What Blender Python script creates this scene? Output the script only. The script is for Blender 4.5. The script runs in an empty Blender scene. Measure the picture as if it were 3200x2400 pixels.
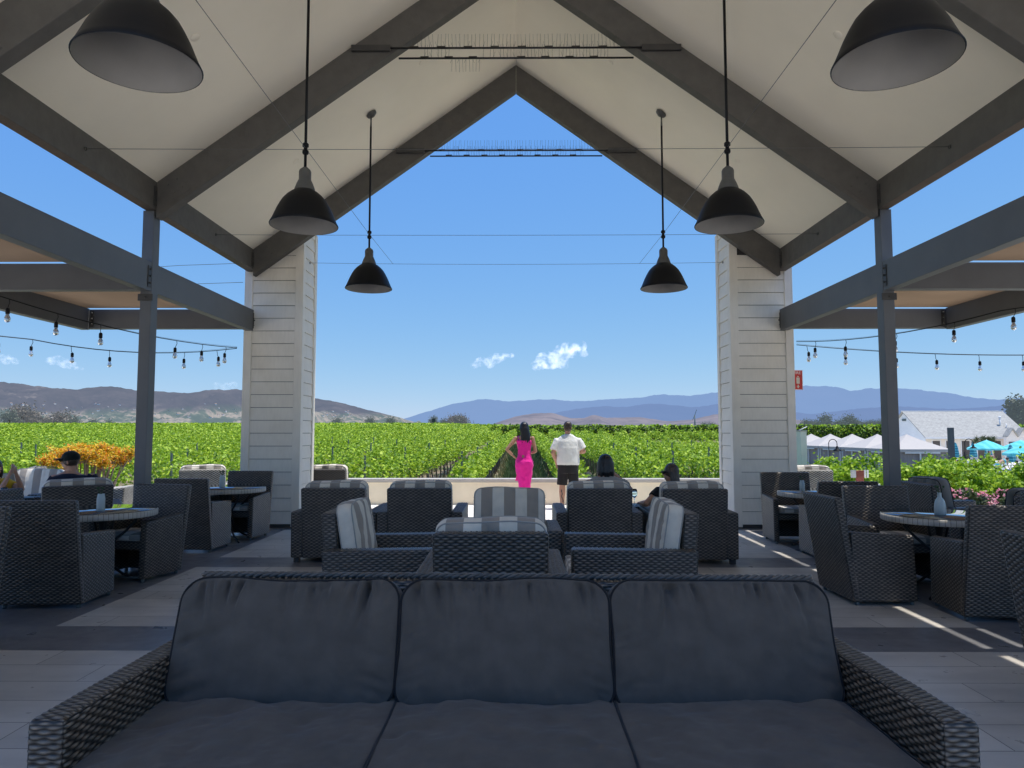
import bpy, math, random
import numpy as np
from mathutils import Vector
R=math.radians; PI=math.pi
SC=bpy.context.scene; COL=SC.collection
rng=np.random.default_rng(7); random.seed(7)

# ------------------------------------------------------------------ helpers
def link(o,parent=None):
    COL.objects.link(o)
    if parent is not None: o.parent=parent
    return o
def tag(o,label=None,cat=None,group=None,kind=None):
    if label: o['label']=label
    if cat: o['category']=cat
    if group: o['group']=group
    if kind: o['kind']=kind
    return o
def thing(name,label,cat,loc=(0,0,0),rz=0,group=None,rx=0,ry=0):
    o=bpy.data.objects.new(name,None); COL.objects.link(o)
    o.location=loc; o.rotation_euler=(rx,ry,rz); o.empty_display_size=.1
    return tag(o,label,cat,group)
def dup(root,loc,rz=0,label=None,group=None,scale=None):
    r=root.copy(); COL.objects.link(r); r.location=loc; r.rotation_euler=(0,0,rz)
    if label: r['label']=label
    if group: r['group']=group
    if scale: r.scale=scale if hasattr(scale,'__len__') else (scale,)*3
    for ch in list(root.children):
        c=ch.copy(); COL.objects.link(c); c.parent=r
        for g in list(ch.children):
            d=g.copy(); COL.objects.link(d); d.parent=c
    return r
def npmesh(name,V,Fq,material=None,parent=None,smooth=True,attrs=None,tris=False):
    me=bpy.data.meshes.new(name)
    V=np.asarray(V,dtype=np.float32).reshape(-1,3); Fq=np.asarray(Fq,dtype=np.int32)
    k=Fq.shape[1]; nf=len(Fq)
    me.vertices.add(len(V)); me.vertices.foreach_set('co',V.ravel())
    me.loops.add(nf*k); me.loops.foreach_set('vertex_index',Fq.ravel())
    me.polygons.add(nf); me.polygons.foreach_set('loop_start',np.arange(0,nf*k,k,dtype=np.int32))
    me.polygons.foreach_set('loop_total',np.full(nf,k,dtype=np.int32))
    if smooth: me.polygons.foreach_set('use_smooth',np.ones(nf,dtype=bool))
    me.update(calc_edges=True)
    if attrs:
        for an,ad in attrs.items():
            a=me.attributes.new(an,'FLOAT','POINT'); a.data.foreach_set('value',np.asarray(ad,dtype=np.float32))
    if material: me.materials.append(material)
    o=bpy.data.objects.new(name,me)
    return link(o,parent)

class MB:
    def __init__(s): s.v=[]; s.f=[]; s.sm=[]
    def add(s,vs,fs,smooth=False):
        n=len(s.v); s.v+= [tuple(map(float,q)) for q in vs]
        s.f+=[tuple(n+i for i in f) for f in fs]; s.sm+=[smooth]*len(fs); return s
    def box(s,x0,x1,y0,y1,z0,z1):
        v=[(x0,y0,z0),(x1,y0,z0),(x1,y1,z0),(x0,y1,z0),(x0,y0,z1),(x1,y0,z1),(x1,y1,z1),(x0,y1,z1)]
        return s.hexa(v)
    def hexa(s,v):
        return s.add(v,[(0,3,2,1),(4,5,6,7),(0,1,5,4),(1,2,6,5),(2,3,7,6),(3,0,4,7)])
    def obox(s,c,sx,sy,sz,rz=0,rx=0):
        vs=[]
        for dz in (-1,1):
            for dx,dy in ((-1,-1),(1,-1),(1,1),(-1,1)):
                x,y,z=dx*sx/2,dy*sy/2,dz*sz/2
                y,z=y*math.cos(rx)-z*math.sin(rx),y*math.sin(rx)+z*math.cos(rx)
                vs.append((c[0]+x*math.cos(rz)-y*math.sin(rz),c[1]+x*math.sin(rz)+y*math.cos(rz),c[2]+z))
        return s.hexa(vs)
    def tube(s,pts,r,n=8,closed=False,cap=True,ell=1.0):
        P=[Vector(p) for p in pts]; m=len(P)
        rr=r if hasattr(r,'__len__') else [r]*m
        vs=[];prev=None
        for i,p in enumerate(P):
            if closed: t=P[(i+1)%m]-P[i-1]
            else: t=P[min(i+1,m-1)]-P[max(i-1,0)]
            if t.length<1e-9: t=Vector((0,0,1))
            t.normalize()
            if prev is None:
                a=Vector((0,0,1)) if abs(t.z)<.9 else Vector((1,0,0))
                u=t.cross(a).normalized()
            else:
                u=(prev-t*prev.dot(t))
                u=u.normalized() if u.length>1e-6 else prev
            prev=u; w=t.cross(u)
            for k in range(n):
                a=2*PI*k/n; q=p+(u*math.cos(a)+w*math.sin(a)*ell)*rr[i]; vs.append(q)
        fs=[]
        for i in range(m if closed else m-1):
            j=(i+1)%m
            for k in range(n):
                l=(k+1)%n; fs.append((i*n+k,i*n+l,j*n+l,j*n+k))
        if cap and not closed:
            fs.append(tuple(range(n-1,-1,-1))); fs.append(tuple((m-1)*n+k for k in range(n)))
        return s.add(vs,fs,True)
    def lathe(s,prof,c=(0,0,0),n=32,cap=False):
        vs=[];m=len(prof)
        for r,z in prof:
            for k in range(n):
                a=2*PI*k/n; vs.append((c[0]+r*math.cos(a),c[1]+r*math.sin(a),c[2]+z))
        fs=[(i*n+k,i*n+(k+1)%n,(i+1)*n+(k+1)%n,(i+1)*n+k) for i in range(m-1) for k in range(n)]
        if cap: fs+= [tuple(range(n-1,-1,-1)),tuple((m-1)*n+k for k in range(n))]
        return s.add(vs,fs,True)
    def loft(s,secs,n=16,cap=True):
        """secs: (center, rx, ry) horizontal ellipses stacked"""
        vs=[];m=len(secs)
        for c,rx,ry in secs:
            for k in range(n):
                a=2*PI*k/n; vs.append((c[0]+rx*math.cos(a),c[1]+ry*math.sin(a),c[2]))
        fs=[(i*n+k,i*n+(k+1)%n,(i+1)*n+(k+1)%n,(i+1)*n+k) for i in range(m-1) for k in range(n)]
        if cap: fs+=[tuple(range(n-1,-1,-1)),tuple((m-1)*n+k for k in range(n))]
        return s.add(vs,fs,True)
    def ball(s,c,rx,ry=None,rz=None,n=12,m=8):
        ry=ry or rx; rz=rz or rx; vs=[(c[0],c[1],c[2]-rz)]
        for i in range(1,m):
            t=-PI/2+PI*i/m
            for k in range(n):
                a=2*PI*k/n; vs.append((c[0]+rx*math.cos(t)*math.cos(a),c[1]+ry*math.cos(t)*math.sin(a),c[2]+rz*math.sin(t)))
        vs.append((c[0],c[1],c[2]+rz)); fs=[(0,1+(k+1)%n,1+k) for k in range(n)]
        for i in range(m-2):
            for k in range(n):
                b=1+i*n; fs.append((b+k,b+(k+1)%n,b+n+(k+1)%n,b+n+k))
        b=1+(m-2)*n; fs+=[(b+k,b+(k+1)%n,len(vs)-1) for k in range(n)]
        return s.add(vs,fs,True)
    def prism(s,poly,y0,y1):
        """poly in (x,z), extruded in y"""
        n=len(poly); vs=[(x,y0,z) for x,z in poly]+[(x,y1,z) for x,z in poly]
        fs=[tuple(range(n)),tuple(range(2*n-1,n-1,-1))]+[(i,i+n,(i+1)%n+n,(i+1)%n) for i in range(n)]
        return s.add(vs,fs)
    def build(s,name,m=None,parent=None,bevel=0,remesh=0,smooth_it=0):
        me=bpy.data.meshes.new(name); me.from_pydata(s.v,[],s.f)
        me.polygons.foreach_set('use_smooth',np.array(s.sm,dtype=bool))
        me.update()
        if m: me.materials.append(m)
        o=bpy.data.objects.new(name,me); link(o,parent)
        if bevel:
            b=o.modifiers.new('b','BEVEL'); b.width=bevel; b.segments=2; b.limit_method='ANGLE'; b.angle_limit=R(40)
        if remesh:
            r=o.modifiers.new('r','REMESH'); r.mode='VOXEL'; r.voxel_size=remesh; r.use_smooth_shade=True
            if smooth_it:
                k=o.modifiers.new('s','SMOOTH'); k.factor=.5; k.iterations=smooth_it
        return o

def hashn(ix,iy,iz):
    h=(ix*374761393+iy*668265263+iz*2147483647+12345)&0xffffffff
    h=((h^(h>>13))*1274126177)&0xffffffff
    return ((h^(h>>16))&0xffff)/65535.0
def vnoise(x,y,z=0.0):
    x=np.asarray(x,float);y=np.asarray(y,float);z=np.asarray(z,float)+np.zeros_like(x)
    ix,iy,iz=np.floor(x).astype(np.int64),np.floor(y).astype(np.int64),np.floor(z).astype(np.int64)
    fx,fy,fz=x-ix,y-iy,z-iz
    fx,fy,fz=[t*t*(3-2*t) for t in (fx,fy,fz)]
    o=0
    for a in (0,1):
        for b in (0,1):
            for c in (0,1):
                o=o+hashn(ix+a,iy+b,iz+c)*(fx if a else 1-fx)*(fy if b else 1-fy)*(fz if c else 1-fz)
    return o*2-1
def fbm(x,y,z=0.0,oc=4):
    o=0;a=1
    for k in range(oc): o=o+a*vnoise(x*2**k+k*17.3,y*2**k+k*5.1,z*2**k); a*=.5
    return o

# ------------------------------------------------------------------ materials
class NT:
    def __init__(s,name):
        s.m=bpy.data.materials.new(name); s.m.use_nodes=True; s.t=s.m.node_tree; s.n=s.t.nodes; s.l=s.t.links
        s.b=s.n['Principled BSDF']; s.out=s.n['Material Output']
    def N(s,t,**k):
        x=s.n.new(t)
        for a,b in k.items():
            if a in x.inputs: x.inputs[a].default_value=b
            else: setattr(x,a,b)
        return x
    def L(s,a,b): s.l.new(a,b)
    def noise(s,scale,detail=4,coord='Object',rough=.55,stretch=None):
        tc=s.N('ShaderNodeTexCoord'); n=s.N('ShaderNodeTexNoise',Scale=scale,Detail=detail,Roughness=rough)
        src=tc.outputs[coord]
        if stretch:
            mp=s.N('ShaderNodeMapping'); mp.inputs['Scale'].default_value=stretch; s.L(src,mp.inputs[0]); src=mp.outputs[0]
        s.L(src,n.inputs['Vector']); return n
    def ramp(s,fac,stops):
        r=s.N('ShaderNodeValToRGB'); e=r.color_ramp.elements
        while len(e)<len(stops): e.new(.5)
        for i,(p,c) in enumerate(stops):
            e[i].position=p; e[i].color=(*c,1) if len(c)==3 else c
        s.L(fac,r.inputs[0]); return r.outputs[0]
    def mix(s,fac,a,b,mode='MIX'):
        x=s.N('ShaderNodeMix',data_type='RGBA',blend_type=mode)
        for v,i in ((fac,0),(a,6),(b,7)):
            if hasattr(v,'is_linked'): s.L(v,x.inputs[i])
            elif i==0: x.inputs[0].default_value=v
            else: x.inputs[i].default_value=(*v,1)
        return x.outputs[2]
    def math(s,op,a,b=None,c=None):
        x=s.N('ShaderNodeMath',operation=op)
        for i,v in enumerate((a,b,c)):
            if v is None: continue
            if hasattr(v,'is_linked'): s.L(v,x.inputs[i])
            else: x.inputs[i].default_value=v
        return x.outputs[0]
    def bump(s,h,strength=.3,dist=.01):
        b=s.N('ShaderNodeBump',Strength=strength,Distance=dist); s.L(h,b.inputs['Height']); s.L(b.outputs[0],s.b.inputs['Normal']); return b
    def color(s,v):
        if hasattr(v,'is_linked'): s.L(v,s.b.inputs['Base Color'])
        else: s.b.inputs['Base Color'].default_value=(*v,1)
def pmat(name,c,rough=.6,metal=0,var=.12,scale=6,bump=0,bscale=40,spec=.5,stretch=None,coord='Object'):
    k=NT(name); k.b.inputs['Roughness'].default_value=rough; k.b.inputs['Metallic'].default_value=metal
    k.b.inputs['Specular IOR Level'].default_value=spec
    n=k.noise(scale,5,coord,stretch=stretch)
    lo=tuple(x*(1-var) for x in c); hi=tuple(min(1,x*(1+var)) for x in c)
    k.color(k.ramp(n.outputs[0],[(.3,lo),(.7,hi)]))
    if bump:
        n2=k.noise(bscale,6,coord,stretch=stretch); k.bump(n2.outputs[0],bump,.01)
    return k.m
M={}
M['beam']=pmat('painted_timber_grey',(.115,.108,.097),.65,var=.12,scale=7,bump=.5,bscale=14,stretch=(1,1,1),spec=.35)
M['steel']=pmat('grey_painted_steel',(.115,.12,.125),.5,var=.08,scale=3,bump=.08,bscale=60)
M['bracket']=pmat('dark_bracket',(.05,.048,.045),.5,var=.2)
M['black']=pmat('black_enamel',(.004,.0045,.006),.5,spec=.25,var=.2,scale=8)
M['lampgrey']=pmat('cast_socket_grey',(.09,.09,.085),.5,var=.15)
M['lampwhite']=pmat('shade_inner_white',(.22,.21,.195),.5,var=.05)
M['iron']=pmat('wrought_iron',(.012,.012,.013),.45,var=.2)
M['wire']=pmat('steel_cable',(.12,.12,.12),.4,metal=.6)
M['spike']=pmat('spike_wire',(.10,.09,.07),.4,metal=.5)
M['charcoal']=None
def fabric(name,c,stripes=None,period=.13,duty=.5,c2=None,rough=.9,axis=0,var=.08,phase=0.):
    k=NT(name); k.b.inputs['Roughness'].default_value=rough; k.b.inputs['Specular IOR Level'].default_value=.2
    k.b.inputs['Sheen Weight'].default_value=.15
    n=k.noise(9,4); base=k.ramp(n.outputs[0],[(.3,tuple(x*(1-var) for x in c)),(.7,tuple(min(1,x*(1+var)) for x in c))])
    if c2:
        tc=k.N('ShaderNodeTexCoord'); sp=k.N('ShaderNodeSeparateXYZ'); k.L(tc.outputs['Object'],sp.inputs[0])
        v=k.math('ADD',sp.outputs[axis],10+phase); v=k.math('DIVIDE',v,period); v=k.math('FRACT',v); v=k.math('GREATER_THAN',v,1-duty)
        base=k.mix(v,base,c2)
    k.color(base)
    w=k.noise(420,2); f=k.noise(14,5); s=k.math('ADD',k.math('MULTIPLY',w.outputs[0],.25),f.outputs[0])
    k.bump(s,.25,.012)
    return k.m
M['charcoal']=fabric('charcoal_fabric',(.082,.075,.068),var=.14)
M['pipe_dark']=fabric('dark_piping',(.012,.013,.016))
M['stripe']=fabric('striped_fabric',(.76,.69,.58),c2=(.36,.31,.26),period=.235,duty=.5,phase=.05)
M['stripe_edge']=fabric('pale_piping',(.40,.38,.35))
M['seatpad']=fabric('pale_seat_fabric',(.66,.63,.58),c2=(.30,.29,.27),period=.24,duty=.5)
M['greypad']=fabric('grey_fabric',(.14,.14,.125),c2=(.22,.21,.19),period=.2,duty=.5)
def wicker(name,c,dark,spec=.5,rough=.42):
    k=NT(name); a=k.N('ShaderNodeAttribute',attribute_name='weave'); n=k.noise(9,3)
    hi=k.ramp(n.outputs[0],[(.3,tuple(x*.8 for x in c)),(.7,tuple(min(1,x*1.2) for x in c))])
    fac=k.ramp(a.outputs['Fac'],[(.22,(0,0,0)),(.92,(1,1,1))])
    n3=k.noise(55,2,stretch=(1,1,2.5)); hi=k.mix(1.0,hi,k.ramp(n3.outputs[0],[(.3,(.62,)*3),(.7,(1,1,1))]),'MULTIPLY'); k.color(k.mix(fac,dark,hi)); k.b.inputs['Roughness'].default_value=rough; k.b.inputs['Specular IOR Level'].default_value=spec
    return k.m
M['wicker']=wicker('grey_brown_wicker',(.26,.215,.168),(.005,.0036,.0033),.6,.36)
M['wickerdark']=M['wicker']
def glassm(name,c=(.75,.9,.95),rough=.02):
    k=NT(name); k.b.inputs['Base Color'].default_value=(*c,1); k.b.inputs['Roughness'].default_value=rough
    k.b.inputs['Transmission Weight'].default_value=1; k.b.inputs['IOR'].default_value=1.45; return k.m
M['glass']=glassm('clear_glass')

# planks floor
def floor_mat():
    k=NT('porcelain_plank_tile'); g=k.N('ShaderNodeNewGeometry'); sp=k.N('ShaderNodeSeparateXYZ'); k.L(g.outputs['Position'],sp.inputs[0])
    x,y=sp.outputs[0],sp.outputs[1]
    P=.305
    yr=k.math('DIVIDE',k.math('ADD',y,30.5-.12),P); row=k.math('FLOOR',yr); fy=k.math('FRACT',yr)
    off=k.math('MULTIPLY',k.math('FRACT',k.math('MULTIPLY',row,.37)),1.22)
    xr=k.math('DIVIDE',k.math('ADD',k.math('ADD',x,61),off),1.22); cx=k.math('FLOOR',xr); fx=k.math('FRACT',xr)
    def edge(f,w): return k.math('LESS_THAN',k.math('MINIMUM',f,k.math('SUBTRACT',1,f)),w)
    grout=k.math('MAXIMUM',edge(fy,.010),edge(fx,.0024))
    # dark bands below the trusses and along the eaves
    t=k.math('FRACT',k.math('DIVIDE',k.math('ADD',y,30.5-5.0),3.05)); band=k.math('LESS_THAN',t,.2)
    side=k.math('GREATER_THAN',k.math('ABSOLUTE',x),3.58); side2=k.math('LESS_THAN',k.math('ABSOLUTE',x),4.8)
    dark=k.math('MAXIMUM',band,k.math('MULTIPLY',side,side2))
    cmb=k.N('ShaderNodeCombineXYZ'); k.L(row,cmb.inputs[0]); k.L(cx,cmb.inputs[1]); wn=k.N('ShaderNodeTexWhiteNoise'); k.L(cmb.outputs[0],wn.inputs[0])
    n=k.noise(2.2,6,stretch=(.5,2,1)); 
    v=k.math('ADD',k.math('MULTIPLY',wn.outputs[0],.16),k.math('ADD',k.math('MULTIPLY',n.outputs[0],.62),.61))
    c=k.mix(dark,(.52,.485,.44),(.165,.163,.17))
    c=k.mix(1.0,c,c) if False else c
    sc=k.N('ShaderNodeVectorMath',operation='SCALE'); k.L(c,sc.inputs[0]); k.L(v,sc.inputs[3])
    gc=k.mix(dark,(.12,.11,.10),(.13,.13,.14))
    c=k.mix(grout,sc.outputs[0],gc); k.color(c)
    rn=k.noise(6,5); k.L(k.ramp(rn.outputs[0],[(.3,(.26,)*3),(.7,(.44,)*3)]),k.b.inputs['Roughness'])
    inv=k.math('SUBTRACT',1,grout); k.bump(inv,.35,.004)
    return k.m
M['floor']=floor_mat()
M['concrete']=pmat('pale_concrete',(.82,.76,.66),.8,var=.08,scale=3,bump=.2,bscale=30,coord='Object')
M['wallpaint']=pmat('terrace_wall_render',(.86,.77,.60),.8,var=.07,scale=2.5,bump=.15,bscale=40)
M['coping']=pmat('stone_coping',(.48,.44,.39),.7,var=.06,scale=4)
def siding_mat():
    k=NT('white_lap_siding'); n=k.noise(3,5); n2=k.noise(30,4,stretch=(1,1,.15))
    c=k.ramp(n.outputs[0],[(.25,(.78,.73,.63)),(.7,(.86,.815,.72))]); 
    f=k.ramp(n2.outputs[0],[(.3,(.95,)*3),(.6,(1,1,1))]); k.color(k.mix(1,c,f,'MULTIPLY')); k.b.inputs['Roughness'].default_value=.65
    k.bump(n2.outputs[0],.15,.004); return k.m
M['siding']=siding_mat()
M['ceiling']=pmat('cream_ceiling',(.92,.85,.71),.85,var=.04,scale=.9,bump=.05,bscale=60,spec=.2)
M['roofing']=pmat('grey_roofing',(.2,.19,.18),.9)
def canvas_mat():
    k=NT('tan_canopy_canvas'); n=k.noise(1.5,4); c=k.ramp(n.outputs[0],[(.3,(.28,.19,.115)),(.7,(.33,.225,.14))])
    k.color(c); k.b.inputs['Roughness'].default_value=.9
    tr=k.N('ShaderNodeBsdfTranslucent'); k.L(c,tr.inputs[0]); mx=k.N('ShaderNodeMixShader'); mx.inputs[0].default_value=.10
    k.L(k.b.outputs[0],mx.inputs[1]); k.L(tr.outputs[0],mx.inputs[2]); k.L(mx.outputs[0],k.out.inputs[0]); return k.m
M['canvas']=canvas_mat()
def leaf_mat(name,stops,trans=.35,rough=.55):
    k=NT(name); g=k.N('ShaderNodeNewGeometry'); c=k.ramp(g.outputs['Random Per Island'],stops); k.color(c)
    k.b.inputs['Roughness'].default_value=rough; k.b.inputs['Specular IOR Level'].default_value=.35
    tr=k.N('ShaderNodeBsdfTranslucent'); k.L(c,tr.inputs[0]); mx=k.N('ShaderNodeMixShader'); mx.inputs[0].default_value=trans
    k.L(k.b.outputs[0],mx.inputs[1]); k.L(tr.outputs[0],mx.inputs[2]); k.L(mx.outputs[0],k.out.inputs[0]); return k.m
M['vine']=leaf_mat('vine_leaves',[(0,(.085,.19,.010)),(.4,(.24,.40,.020)),(.75,(.42,.60,.035)),(1,(.60,.74,.08))],.3)
M['treeleaf']=leaf_mat('tree_leaves',[(0,(.035,.06,.022)),(.6,(.07,.10,.035)),(1,(.11,.14,.06))],.2)
M['drytree']=leaf_mat('dusty_tree_leaves',[(0,(.07,.07,.045)),(1,(.17,.14,.10))],.2)
M['orange']=leaf_mat('orange_tips',[(0,(.36,.36,.04)),(.4,(.82,.62,.04)),(.75,(.90,.44,.03)),(1,(.78,.24,.05))],.25)
M['pink']=leaf_mat('pink_petals',[(0,(.80,.22,.36)),(.6,(.86,.38,.46)),(1,(.88,.55,.50))],.25)
M['bark']=pmat('bark',(.12,.085,.06),.9,bump=.5,bscale=30)
M['barkpale']=pmat('pale_bark',(.33,.25,.19),.85,bump=.4,bscale=20)
M['post']=pmat('galvanised_post',(.16,.19,.19),.5,metal=.3)
M['skin']=pmat('skin',(.48,.26,.17),.5,var=.06,scale=10)
M['skin2']=pmat('tanned_skin',(.40,.21,.13),.5,var=.06,scale=10)
M['hairblack']=pmat('black_hair',(.008,.007,.008),.35,var=.3,scale=40,bump=.6,bscale=30,stretch=(4,4,.4))
M['hairbrown']=pmat('brown_hair',(.045,.028,.018),.4,var=.5,scale=30,bump=.6,bscale=30,stretch=(4,4,.4))
M['hairmix']=pmat('highlighted_hair',(.06,.04,.028),.4,var=.8,scale=25,bump=.6,bscale=30,stretch=(4,4,.4))
M['magenta']=fabric('magenta_jersey',(.80,.015,.30),var=.05,rough=.7)
M['whiteshirt']=fabric('white_shirt_cotton',(.78,.77,.72),var=.03)
M['shorts']=fabric('black_shorts_cotton',(.022,.021,.022))
M['navy']=fabric('navy_cotton',(.012,.016,.035))
M['blacktee']=fabric('black_cotton',(.01,.01,.011))
M['greytop']=fabric('grey_linen',(.30,.29,.27))
M['yellow']=fabric('yellow_cotton',(.70,.42,.03))
M['red']=pmat('red_paint',(.55,.03,.02),.4,var=.05)
M['white']=pmat('white_paint',(.80,.79,.76),.5,var=.03)
M['turq']=fabric('turquoise_canvas',(.10,.55,.58),c2=(.17,.64,.67),period=.5,rough=.8)
M['teal']=fabric('teal_striped_canvas',(.02,.17,.24),c2=(.09,.36,.45),period=.24,duty=.4,axis=2)
M['tent']=pmat('tent_canvas',(.50,.46,.42),.85,var=.03,bump=.1,bscale=4)
M['tentside']=pmat('mesh_curtain_grey',(.30,.27,.26),.85,var=.12,scale=3,bump=.4,bscale=6,stretch=(3,3,.3))
M['brown_blk']=pmat('brick_red_box',(.30,.08,.05),.7)
M['tilewhite']=None

def tile_edge():
    k=NT('mosaic_edge'); tc=k.N('ShaderNodeTexCoord'); sp=k.N('ShaderNodeSeparateXYZ'); k.L(tc.outputs['Object'],sp.inputs[0])
    a=k.math('ARCTAN2',sp.outputs[1],sp.outputs[0]); v=k.math('FRACT',k.math('MULTIPLY',a,72/(2*PI)))
    g=k.math('LESS_THAN',v,.09); n=k.noise(8,3); c=k.ramp(n.outputs[0],[(.3,(.38,.35,.30)),(.7,(.52,.49,.44))])
    k.color(k.mix(g,c,(.10,.09,.08))); k.b.inputs['Roughness'].default_value=.6; return k.m
M['tilewhite']=tile_edge()
k=NT('table_glass_top'); k.color((.035,.05,.055)); k.b.inputs['Roughness'].default_value=.03; k.b.inputs['Specular IOR Level'].default_value=.9; k.b.inputs['Coat Weight'].default_value=1; k.b.inputs['IOR'].default_value=1.9; k.b.inputs['Coat Roughness'].default_value=.02; M['tabletop']=k.m

M['wickerplain']=pmat('plain_wicker_strand',(.13,.115,.10),.45,var=.3,scale=14)
M['signcream']=pmat('sign_cream',(.62,.58,.48),.5)

M['capblack']=fabric('black_green_cap_cotton',(.008,.012,.011))
M['doordark']=pmat('dark_doorway',(.10,.085,.075),.8)
M['bay']=pmat('cream_bay_wall',(.82,.75,.67),.85,var=.04)
M['lounge']=fabric('pale_blue_grey_sling',(.45,.52,.54))
M['sidegap']=pmat('siding_shadow_gap',(.05,.048,.045),.9)
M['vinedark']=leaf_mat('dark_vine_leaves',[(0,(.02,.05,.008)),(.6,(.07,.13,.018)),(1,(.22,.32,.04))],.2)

def hazy(name,stops,hz,f):  # distant haze put into the leaves as a faint glow
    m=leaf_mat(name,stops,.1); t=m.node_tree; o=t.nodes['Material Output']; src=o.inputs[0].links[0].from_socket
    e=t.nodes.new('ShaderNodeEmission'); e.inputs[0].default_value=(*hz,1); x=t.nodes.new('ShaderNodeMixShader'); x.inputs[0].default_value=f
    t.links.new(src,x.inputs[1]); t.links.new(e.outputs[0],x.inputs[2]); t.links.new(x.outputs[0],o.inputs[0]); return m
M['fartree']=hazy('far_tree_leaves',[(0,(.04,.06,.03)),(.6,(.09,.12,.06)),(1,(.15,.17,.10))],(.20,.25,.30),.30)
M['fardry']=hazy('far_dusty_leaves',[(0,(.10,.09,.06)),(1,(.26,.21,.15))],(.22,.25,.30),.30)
M['sunwicker']=wicker('sunlit_wicker',(.85,.79,.68),(.10,.09,.07))  # lighter copy of the wicker, sunlight put into its colour
M['charseat']=fabric('charcoal_seat_fabric',(.112,.096,.080),var=.14)
# ------------------------------------------------------------------ wicker
class WK:
    def __init__(s,p=.0178,q=.030,amp=.010): s.V=[];s.F=[];s.H=[];s.n=0;s.p=p;s.q=q;s.amp=amp
    def slab(s,c,r=.022,skip=(),res=1.0,rows_top='auto'):
        """c: 8 corners (bottom ring then top ring, both counter-clockwise from x0y0)"""
        c=np.array(c,float)
        Lx=np.linalg.norm(c[1]-c[0]);Ly=np.linalg.norm(c[3]-c[0]);Lz=np.linalg.norm(c[4]-c[0]); L=np.array([Lx,Ly,Lz])
        r=min(r,.49*min(L)); p,q=s.p,s.q
        def tri(a):
            x,y,z=[np.clip(a[...,i],-.2,1.2)[...,None] for i in range(3)]
            b=(c[0]*(1-x)+c[1]*x)*(1-y)+(c[3]*(1-x)+c[2]*x)*y
            t=(c[4]*(1-x)+c[5]*x)*(1-y)+(c[7]*(1-x)+c[6]*x)*y
            return b*(1-z)+t*z
        # face: (fixed axis, side, u axis, v axis)
        faces=[('x0',0,0,1,2),('x1',0,1,1,2),('y0',1,0,0,2),('y1',1,1,0,2),('z1',2,1,None,None),('z0',2,0,None,None)]
        for nm,ax,side,ua,va in faces:
            if nm in skip: continue
            if ua is None:
                ua,va=(0,1) if Ly>Lx else (1,0)      # rows step along the longer side
            nu=max(2,int(round(L[ua]/(q/3.0)*res))); nv=max(2,int(round(L[va]/(p/4.4)*res)))
            U,Vv=np.meshgrid(np.linspace(0,L[ua],nu+1),np.linspace(0,L[va],nv+1),indexing='ij')
            P=np.zeros(U.shape+(3,)); P[...,ua]=U;P[...,va]=Vv;P[...,ax]=L[ax]*side
            inner=np.clip(P,r,L-r); d=P-inner; ln=np.linalg.norm(d,axis=-1,keepdims=True); nn=d/np.maximum(ln,1e-9)
            P=inner+nn*r
            Vw=Vv+.0016*vnoise(U*14+side*3,Vv*9+ax*7); row=np.floor(Vw/p); vv=Vw/p-row
            prof=np.sqrt(np.maximum(0,1-(2*vv-1)**2))
            Uw=U+.005*vnoise(U*11+side*5,Vv*17+ax*3); w=np.cos(PI*(Uw/q+row)); h=prof*(.64+.36*w)*(.86+.14*hashn(np.round((Uw/q+row%2)/2).astype(np.int64)+50,row.astype(np.int64)+50,np.full(row.shape,ax*3+side,dtype=np.int64)))
            e=np.minimum(np.minimum(U,L[ua]-U),np.minimum(Vv,L[va]-Vv)); k=np.clip(e/.012,0,1)
            hh=h*k+.6*(1-k)
            P=P+nn*((hh-.6)*s.amp)[...,None]
            W=tri(P/L); n0=s.n; s.V.append(W.reshape(-1,3)); s.H.append((h*np.clip(k+.35,0,1)).ravel()); s.n+=W.size//3
            idx=np.arange((nu+1)*(nv+1)).reshape(nu+1,nv+1)+n0
            a,b,cc,d2=idx[:-1,:-1],idx[1:,:-1],idx[1:,1:],idx[:-1,1:]
            f=np.stack([a,b,cc,d2],-1).reshape(-1,4)
            flip=(side==0); 
            # orientation
            even={(0,1,2):1,(1,0,2):-1,(1,2,0):1,(2,0,1):1,(2,1,0):-1,(0,2,1):-1}[(ax,ua,va)]
            if (even<0)!=flip: f=f[:,::-1]
            s.F.append(f)
    def box(s,x0,x1,y0,y1,z0,z1,**k):
        s.slab([(x0,y0,z0),(x1,y0,z0),(x1,y1,z0),(x0,y1,z0),(x0,y0,z1),(x1,y0,z1),(x1,y1,z1),(x0,y1,z1)],**k)
    def build(s,name,m,parent):
        return npmesh(name,np.concatenate(s.V),np.concatenate(s.F),m,parent,True,{'weave':np.concatenate(s.H)})

def braid(mb,p0,p1,r=.016,pitch=.05):
    """three twisted strands along an edge"""
    p0=Vector(p0);p1=Vector(p1);L=(p1-p0).length;n=max(6,int(L/pitch*6)); t=(p1-p0).normalized()
    u=t.cross(Vector((0,0,1))).normalized(); w=u.cross(t)
    for k in range(3):
        pts=[]
        for i in range(n+1):
            s=i/n*L; a=2*PI*s/(pitch*2)+k*2*PI/3
            pts.append(p0+t*s+u*(math.cos(a)*r*1.2)+w*(math.sin(a)*r*.55))
        mb.tube(pts,r*.62,6)

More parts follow.
